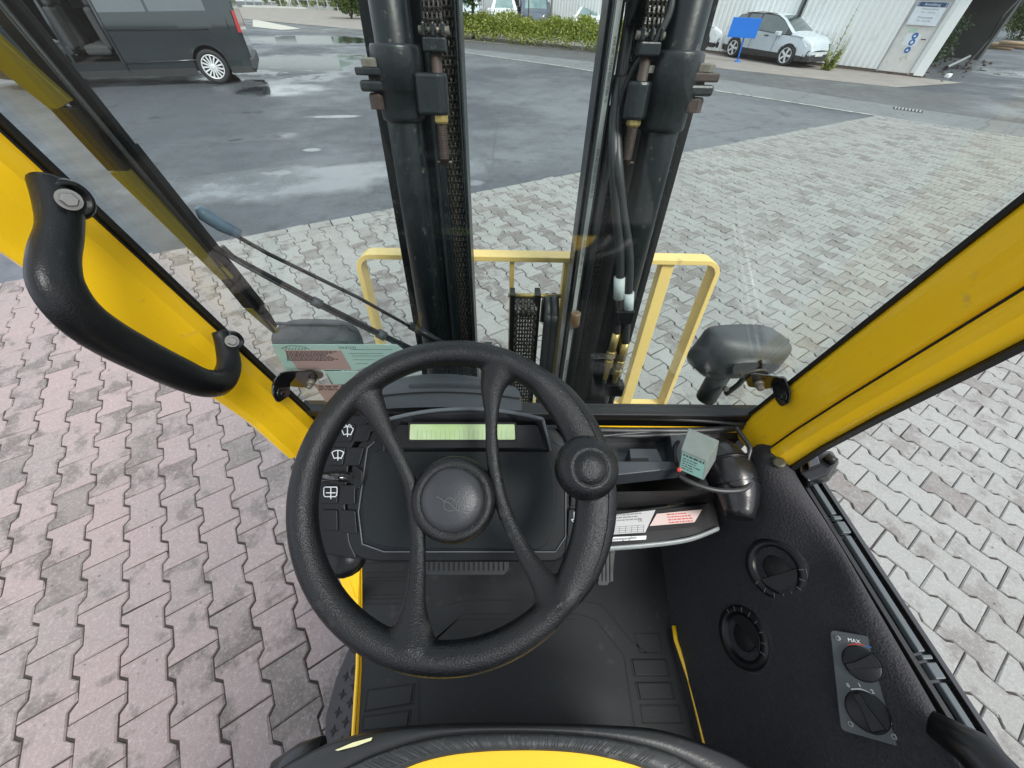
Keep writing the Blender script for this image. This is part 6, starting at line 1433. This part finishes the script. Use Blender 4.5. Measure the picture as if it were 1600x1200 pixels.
# clamp bolts standing on the outer rails
def side_bolt(cx, Y, ys, s):
    x = vx(cx, 120, Y)
    K = 1.25
    zz = [py(cx, y, Y).z for y in ys]
    MB().hexbolt((x, Y, zz[1]), Z, .027, zz[0] - zz[1]).build('clamp_bolt', M_BOLT, fk, .001)
    MB().box((x - s * .002, Y, (zz[1] + zz[2]) / 2), (.072, .05, zz[1] - zz[2])).build('clamp_plate', M_CAST if s < 0 else M_RUST, fk, .003)
    MB().tube([(x, Y, zz[4]), (x, Y, zz[2])], .015, 10).build('clamp_bolt_shank', M_RUST, fk)
    MB().box((x - s * .018, Y, (zz[3] + zz[4]) / 2), (.095, .05, (zz[3] - zz[4]))).build('clamp_ear', M_CAST, fk, .005)
    MB().hexbolt((x, Y, zz[5]), Z, .023, zz[4] - zz[5] - .002).build('clamp_nut', M_RUST, fk, .001)
side_bolt(587, .98, (90, 105, 118, 125, 143, 170), -1)
side_bolt(1092, .98, (98, 113, 128, 132, 150, 176), 1)
# right side
vbar('outer_mast_rail', 1015, 1043, 300, 1.10, 1.20, M_MAST)
vbar('inner_mast_rail', 946, 990, 300, 1.10, 1.16, M_SEAM); vbar('rail_flange', 918, 926, 300, 1.06, 1.17, M_MAST); vbar('rail_flange', 911, 917, 300, 1.09, 1.17, M_MAST)
cyl2, c, r, zt, zb = lift_cyl(1009, 1.00, 25, 76, 205, 1)
b0 = py(1005, 157, ya); b1 = py(978, 157, ya); anchor(b0, b1, ms(b0, 24), -1, cyl2)
xr2 = rod((1003, 984), 83, 257, ya - .002, 8.5, cyl2, (178, 198, 12, 1))
zc = clevis(xr2, 42, 88, ya - .002, 34, cyl2, 1010)
for x_, y_ in ((1014, 114), (1031, 114)): q = py(x_, y_, ya); MB().hexbolt(q, Z, .009, .012).build('small_bolt', M_STEEL, cyl2)
q = py(1019, 182, ya); MB().hexbolt(q, Z, .009, .012).tube([q, q - Z * .02], .004, 8).build('small_bolt', M_STEEL, cyl2)
chain(xr2, ya - .002, zc - .012, 2.3, ms(py(1010, 30, ya), 26))
chain(vx(953, 300, 1.075), 1.075, .45, 2.3, ms(py(958, 300, 1.09), 14), name='rear_chain')
# chain wheel at the top right
q = py(985, 8, 1.04); MB().lathe([(.05, -.02), (.05, -.014), (.04, -.012), (.04, .012), (.05, .014), (.05, .02)], q + Vector((.02, .0, .02)), XA, 28).build('chain_wheel', M_CAST, fk); MB().lathe([(.016, -.03), (.016, .03)], q + Vector((.0, -.0, .02)), XA, 16).build('wheel_pin', M_BOLT, fk)
P = [py(1052, -30, .98), py(1046, 20, .97), py(1020, 70, .97), py(990, 110, 1.0), py(968, 170, 1.02), py(962, 262, 1.02)]; MB().tube(smooth_path(P, 6), .007, 8).build('hose', M_HOSE, fk)
# pressure hoses
HY = 1.03
def vhose(cx, y, Y, rpx, m, z0, z1, name='hydraulic_hose', n=16):
    c = py(cx, y, Y); return MB().tube([(c.x, Y, z0), (c.x, Y, z1)], ms(c, rpx), n).build(name, m, fk)
h1 = vhose(940, 300, 1.06, 7.5, M_HOSE, .3, 2.6)
h0 = vhose(925, 300, 1.045, 6, M_HOSE, .3, 2.6)
cx_ = vx(924, 300, 1.035); ws = .0045; st_ = MB().box((cx_, 1.045 - .0135, 1.55), (.0115, .002, 2.0)); st_ = st_.build('hose_stripe', mat('hose_print_band', (.40, .42, .40), .5, col2=(.25, .27, .25), nscale=14), fk)
for zz in (1.92, 1.72, 1.50, 1.28, 1.08): text('2L  MAX OPER PRESS 280 BAR', .0085, (cx_ + .004, 1.045 - .0148, zz - .11), (0, 0, 1), (-1, 0, 0), M_BPRINT, st_)
zf = py(904, 500, 1.02); MB().lathe([(.014, 0), (.016, .004), (.016, .046), (.014, .05)], (vx(929, 300, 1.025), 1.025, zf.z - .025), Z, 18).build('hose_ferrule', mat('rusty_ferrule', (.42, .38, .30), .4, .4, col2=(.22, .10, .03), nscale=30, namt=1), fk)
# pair of hoses with fittings
def hose_pair(pix, rpx, Y):
    return MB().tube(smooth_path([py(x, y, Y + max(0, (262 - y)) * .0007) for x, y in pix], 6), ms(py(*pix[2], Y), rpx), 14).build('hydraulic_hose', M_HOSE, fk)
HYP = .96
hA = hose_pair([(966, 120), (960, 190), (960, 250), (963, 330), (969, 400), (968, 470), (964, 520)], 8, HYP)
hB = hose_pair([(972, 120), (964, 190), (966, 262), (973, 330), (983, 400), (981, 470), (977, 535)], 8, HYP)
for (x, y0, y1, o) in ((968, 433, 466, hA), (982, 457, 484, hB)):
    a, b = py(x, y0, HYP), py(x - 1, y1, HYP); MB().tube([a, b], ms(a, 8.4), 14).build('hose_tag', mat('hose_tag', (.50, .56, .55), .6, col2=(.35, .4, .4), nscale=40), o)
for (x, y, w_) in ((972, 492, 30), (958, 606, 28)):
    q = py(x, y, HYP); MB().box(q, (ms(q, w_), .04, ms(q, 22))).build('hose_clamp', M_SATIN, fk, .004)
for (x0, y0, x1, y1, o) in ((963, 520, 945, 592, hA), (978, 535, 957, 606, hB)):
    a, b = py(x0, y0, HYP), py(x1, y1, HYP); d = (b - a)
    MB().tube([a, a + d * .36], ms(a, 6.0), 14).build('crimp_sleeve', M_BRASS, o)
    MB().lathe([(ms(a, 5.5), d.length * .36), (ms(a, 7.6), d.length * .38), (ms(a, 7.6), d.length * .50), (ms(a, 5.0), d.length * .52), (ms(a, 5.0), d.length * .56), (ms(a, 7.2), d.length * .57), (ms(a, 7.2), d.length * .70), (ms(a, 4.2), d.length * .72), (ms(a, 4.2), d.length)], a, d, 6, False).build('hex_fitting', M_BRASS, o, .0006)
MB().tube([py(945, 592, HYP), py(938, 700, HYP)], .008, 8).build('steel_pipe', M_SATIN, fk); MB().tube([py(957, 606, HYP), py(950, 700, HYP)], .008, 8).build('steel_pipe', M_SATIN, fk)
MB().prism([(vx(880, 600, 1.10), 1.12, .2), (vx(970, 600, 1.10), 1.12, .2), (vx(970, 600, 1.10), 1.14, .2), (vx(880, 600, 1.10), 1.14, .2)], (0, 0, 1.6)).build('mast_back_plate', M_SEAM, fk)
# ---- centre chain wheel with its hoses
CY = 1.14
def q_(x, y, Y=CY): return py(x, y, Y)
for (x0, x1) in ((797, 805), (836, 845)):
    a = q_(x0, 455); b = q_(x1, 455); zt_ = a.z; xx0, xx1 = a.x, b.x
    MB().prism([(xx0, CY - .03, .25), (xx1, CY - .03, .25), (xx1, CY + .03, .25), (xx0, CY + .03, .25)], (0, 0, zt_ - .25 + .0)).build('pulley_plate', M_SATIN, fk, .003)
MB().tube([q_(794, 461), q_(876, 463)], .0075, 12).build('pulley_pin', M_BRASS, fk); 
c = q_(821, 480); rad_ = .030
ch = chain(c.x, CY - .028, .30, q_(821, 470).z - .02, ms(c, 30), name='fork_chain')
cw = MB().lathe([(.030, -.019), (.030, .019)], (c.x, CY, q_(821, 470).z - .03), XA, 24).build('chain_roller', M_GREASE, fk)
for k in range(9):
    a = k * pi / 8; o = bpy.data.objects.new('chain_link', ch.children[k % 2].data); COL.objects.link(o); o.parent = ch; zc_ = q_(821, 470).z - .03
    o.location = Vector((0, .028 - cos(a) * .036, zc_ - .30 + sin(a) * .036)); o.rotation_euler = (-a, 0, 0)
for x, rr_ in ((855, 6), (866, 6.5)):
    p = [q_(x, 474 + 1, CY + .05), q_(x, 470, CY), q_(x, 480, CY - .035)]; xx = p[1].x; zt_ = q_(x, 468).z
    P = [Vector((xx, CY + .06, zt_ - .12)), Vector((xx, CY + .055, zt_ - .04)), Vector((xx, CY + .02, zt_)), Vector((xx, CY - .02, zt_)), Vector((xx, CY - .05, zt_ - .04)), Vector((xx, CY - .055, zt_ - .12)), Vector((xx - .004, CY - .055, .25))]
    MB().tube(smooth_path(P, 6), ms(p[1], rr_), 12).build('looped_hose', M_HOSE, fk)
# ---- load backrest
BY = 1.30; b_ = lambda x, y: py(x, y, BY)
bt = b_(700, 398).z; bL, bR = b_(574, 450).x, b_(1108, 440).x; bot_ = .42
bh = .034
fr_ = MB(); th = .012; wbar = .048
# flat bar frame bent at the corners: wide side across the travel direction
def flatbar(pts, w, t, nrm_dir, name):
    pts = [Vector(p) for p in pts]; mb = MB(); rows = []
    for i, p in enumerate(pts):
        d = (pts[min(i + 1, len(pts) - 1)] - pts[max(i - 1, 0)]).normalized(); s = d.cross(YA).normalized()
        rows.append([p - s * t / 2 - YA * w / 2, p + s * t / 2 - YA * w / 2, p + s * t / 2 + YA * w / 2, p - s * t / 2 + YA * w / 2])
    mb.grid(rows, False, True); mb.f.append((0, 1, 2, 3)); mb.f.append(tuple(range(len(mb.v) - 4, len(mb.v)))); mb.sm += [False] * 2
    return mb.build(name, M_PALE, br, .0015)
br = bpy.data.objects.new('load_backrest', None); COL.objects.link(br); br.parent = fk; br.location = (0, 0, 0)
br.location = Vector((0, BY, bot_)) - fk.location
def bld(mb, name, m=M_PALE, bev=.002):
    mb.v = [v - Vector((0, BY, bot_)) for v in mb.v]; o = mb.build(name, m, None, bev); o.parent = br; return o
def bendbar(x0, x1, r_):
    pts = [(x0, bot_)]
    for k in range(9): a = pi - k * pi / 16; pts.append((x0 + r_ + cos(a) * r_, bt - r_ + sin(a) * r_))
    for k in range(9): a = pi / 2 - k * pi / 16; pts.append((x1 - r_ + cos(a) * r_, bt - r_ + sin(a) * r_))
    pts.append((x1, bot_)); return pts
path = bendbar(bL, bR, .05); mb = MB(); rows = []
for i, (x, z) in enumerate(path):
    a = Vector(path[max(i - 1, 0)]); b = Vector(path[min(i + 1, len(path) - 1)]); d = (b - a).normalized(); s = Vector((-d.y, d.x)); t = .009; w = .034
    rows.append([Vector((x - s.x * t, BY - w, z - s.y * t)), Vector((x + s.x * t, BY - w, z + s.y * t)), Vector((x + s.x * t, BY + w, z + s.y * t)), Vector((x - s.x * t, BY + w, z - s.y * t))])
mb.grid(rows, False, True); mb.f.append((0, 1, 2, 3)); mb.f.append(tuple(range(len(mb.v) - 4, len(mb.v)))); mb.sm += [False] * 2
bld(mb, 'frame_bar')
for (x, w) in ((800, 7), (885, 9), (1040, 19)):
    X = b_(x, 415).x; hw_ = ms(b_(x, 420), w / 2); bld(MB().box((X, BY, (bot_ + bt) / 2), (hw_ * 2, .04 if w < 8 else .045, bt - bot_ - .012)), 'upright_bar')
X = b_(610, 450).x
zb_ = b_(1000, 632).z; bld(MB().box(((bL + bR) / 2, BY, zb_ - .02), (bR - bL, .05, .07)), 'lower_bar')
bld(MB().box(((bL + bR) / 2, BY - .0, .32), (bR - bL + .02, .06, .14)), 'carriage_bar', M_MAST)
bpy.context.view_layer.update()
TL4 = Matrix.Translation(-fk.location) @ M_T @ Matrix.Translation(fk.location)
for o in fk.children:
    if o not in before: o.matrix_local = TL4 @ o.matrix_local
py = py_world; BY = 1.12
for s in (-.18, .40):
    MB().prism([(s, BY + .03, .04), (s + .10, BY + .03, .04), (s + .10, BY + .07, .04), (s, BY + .07, .04)], (0, 0, .45)).build('fork_shank', M_MAST, fk, .003); MB().prism([(s, BY + .03, .04), (s + .1, BY + .03, .04), (s + .08, BY + 1.1, .04), (s + .02, BY + 1.1, .04)], (0, 0, .035)).build('fork_blade', M_MAST, fk, .003)
# driver seat and rear panel, unseen, put in to block yellow reflections in the windscreen
cu = MB().box((.0, -.375, 1.03), (.74, .51, .18)).build('unseen_seat_cushion', M_VINYL, fk, .04)  # cushion widened and brought forward to keep the yellow hood out of the glass
MB().box((.0, -.64, 1.40), (.50, .14, .75), Matrix.Rotation(radians(8), 3, 'X')).build('unseen_seat_backrest', M_VINYL, fk, .05)
MB().box((.08, -.88, 1.0), (1.2, .04, 1.0)).build('rear_panel', M_SATIN, fk, .01)  # unseen panel, put in to block yellow reflections in the windscreen
MB().prism([(-.47, -.85, .757), (.60, -.85, .757), (.60, -.22, .757), (-.47, -.22, .757)], (0, 0, .28)).build('unseen_seat_plinth', M_SATIN, fk, .02)
# front axle, fenders and wheels under the cab (seen from beside the truck)
for s, x in ((-1, -.42), (1, .58)):
    W_ = MB().lathe([(.19, -.09), (.29, -.085), (.31, -.06), (.31, .06), (.29, .085), (.19, .09)], (x, .78, .31), XA, 32).build('front_tyre', M_TYRE, fk)
    MB().lathe([(.18, -.05), (.18, .07), (.06, .09)], (x, .78, .31), XA, 24).build('wheel_rim', M_YEL, W_)
MB().box((.08, .86, .45), (1.10, .45, .30)).build('front_frame', M_SATIN, fk, .02)
MB().box((.08, -.35, .45), (.80, 1.4, .55)).build('chassis', M_SATIN, fk, .03)
for s, x in ((-1, -.46), (1, .60)):
    W_ = MB().lathe([(.15, -.08), (.24, -.075), (.26, -.05), (.26, .05), (.24, .075), (.15, .08)], (x, -1.0, .26), XA, 28).build('rear_tyre', M_TYRE, fk)
MB().box((.08, -1.25, .75), (1.0, .5, .8)).build('counterweight', M_YEL, fk, .08)
MB().prism([(.70, -.95, .30), (.70, .50, .30), (.70, .50, 1.19), (.70, -.95, 1.19)], (.03, 0, 0)).build('side_door', M_SATIN, fk, .005)
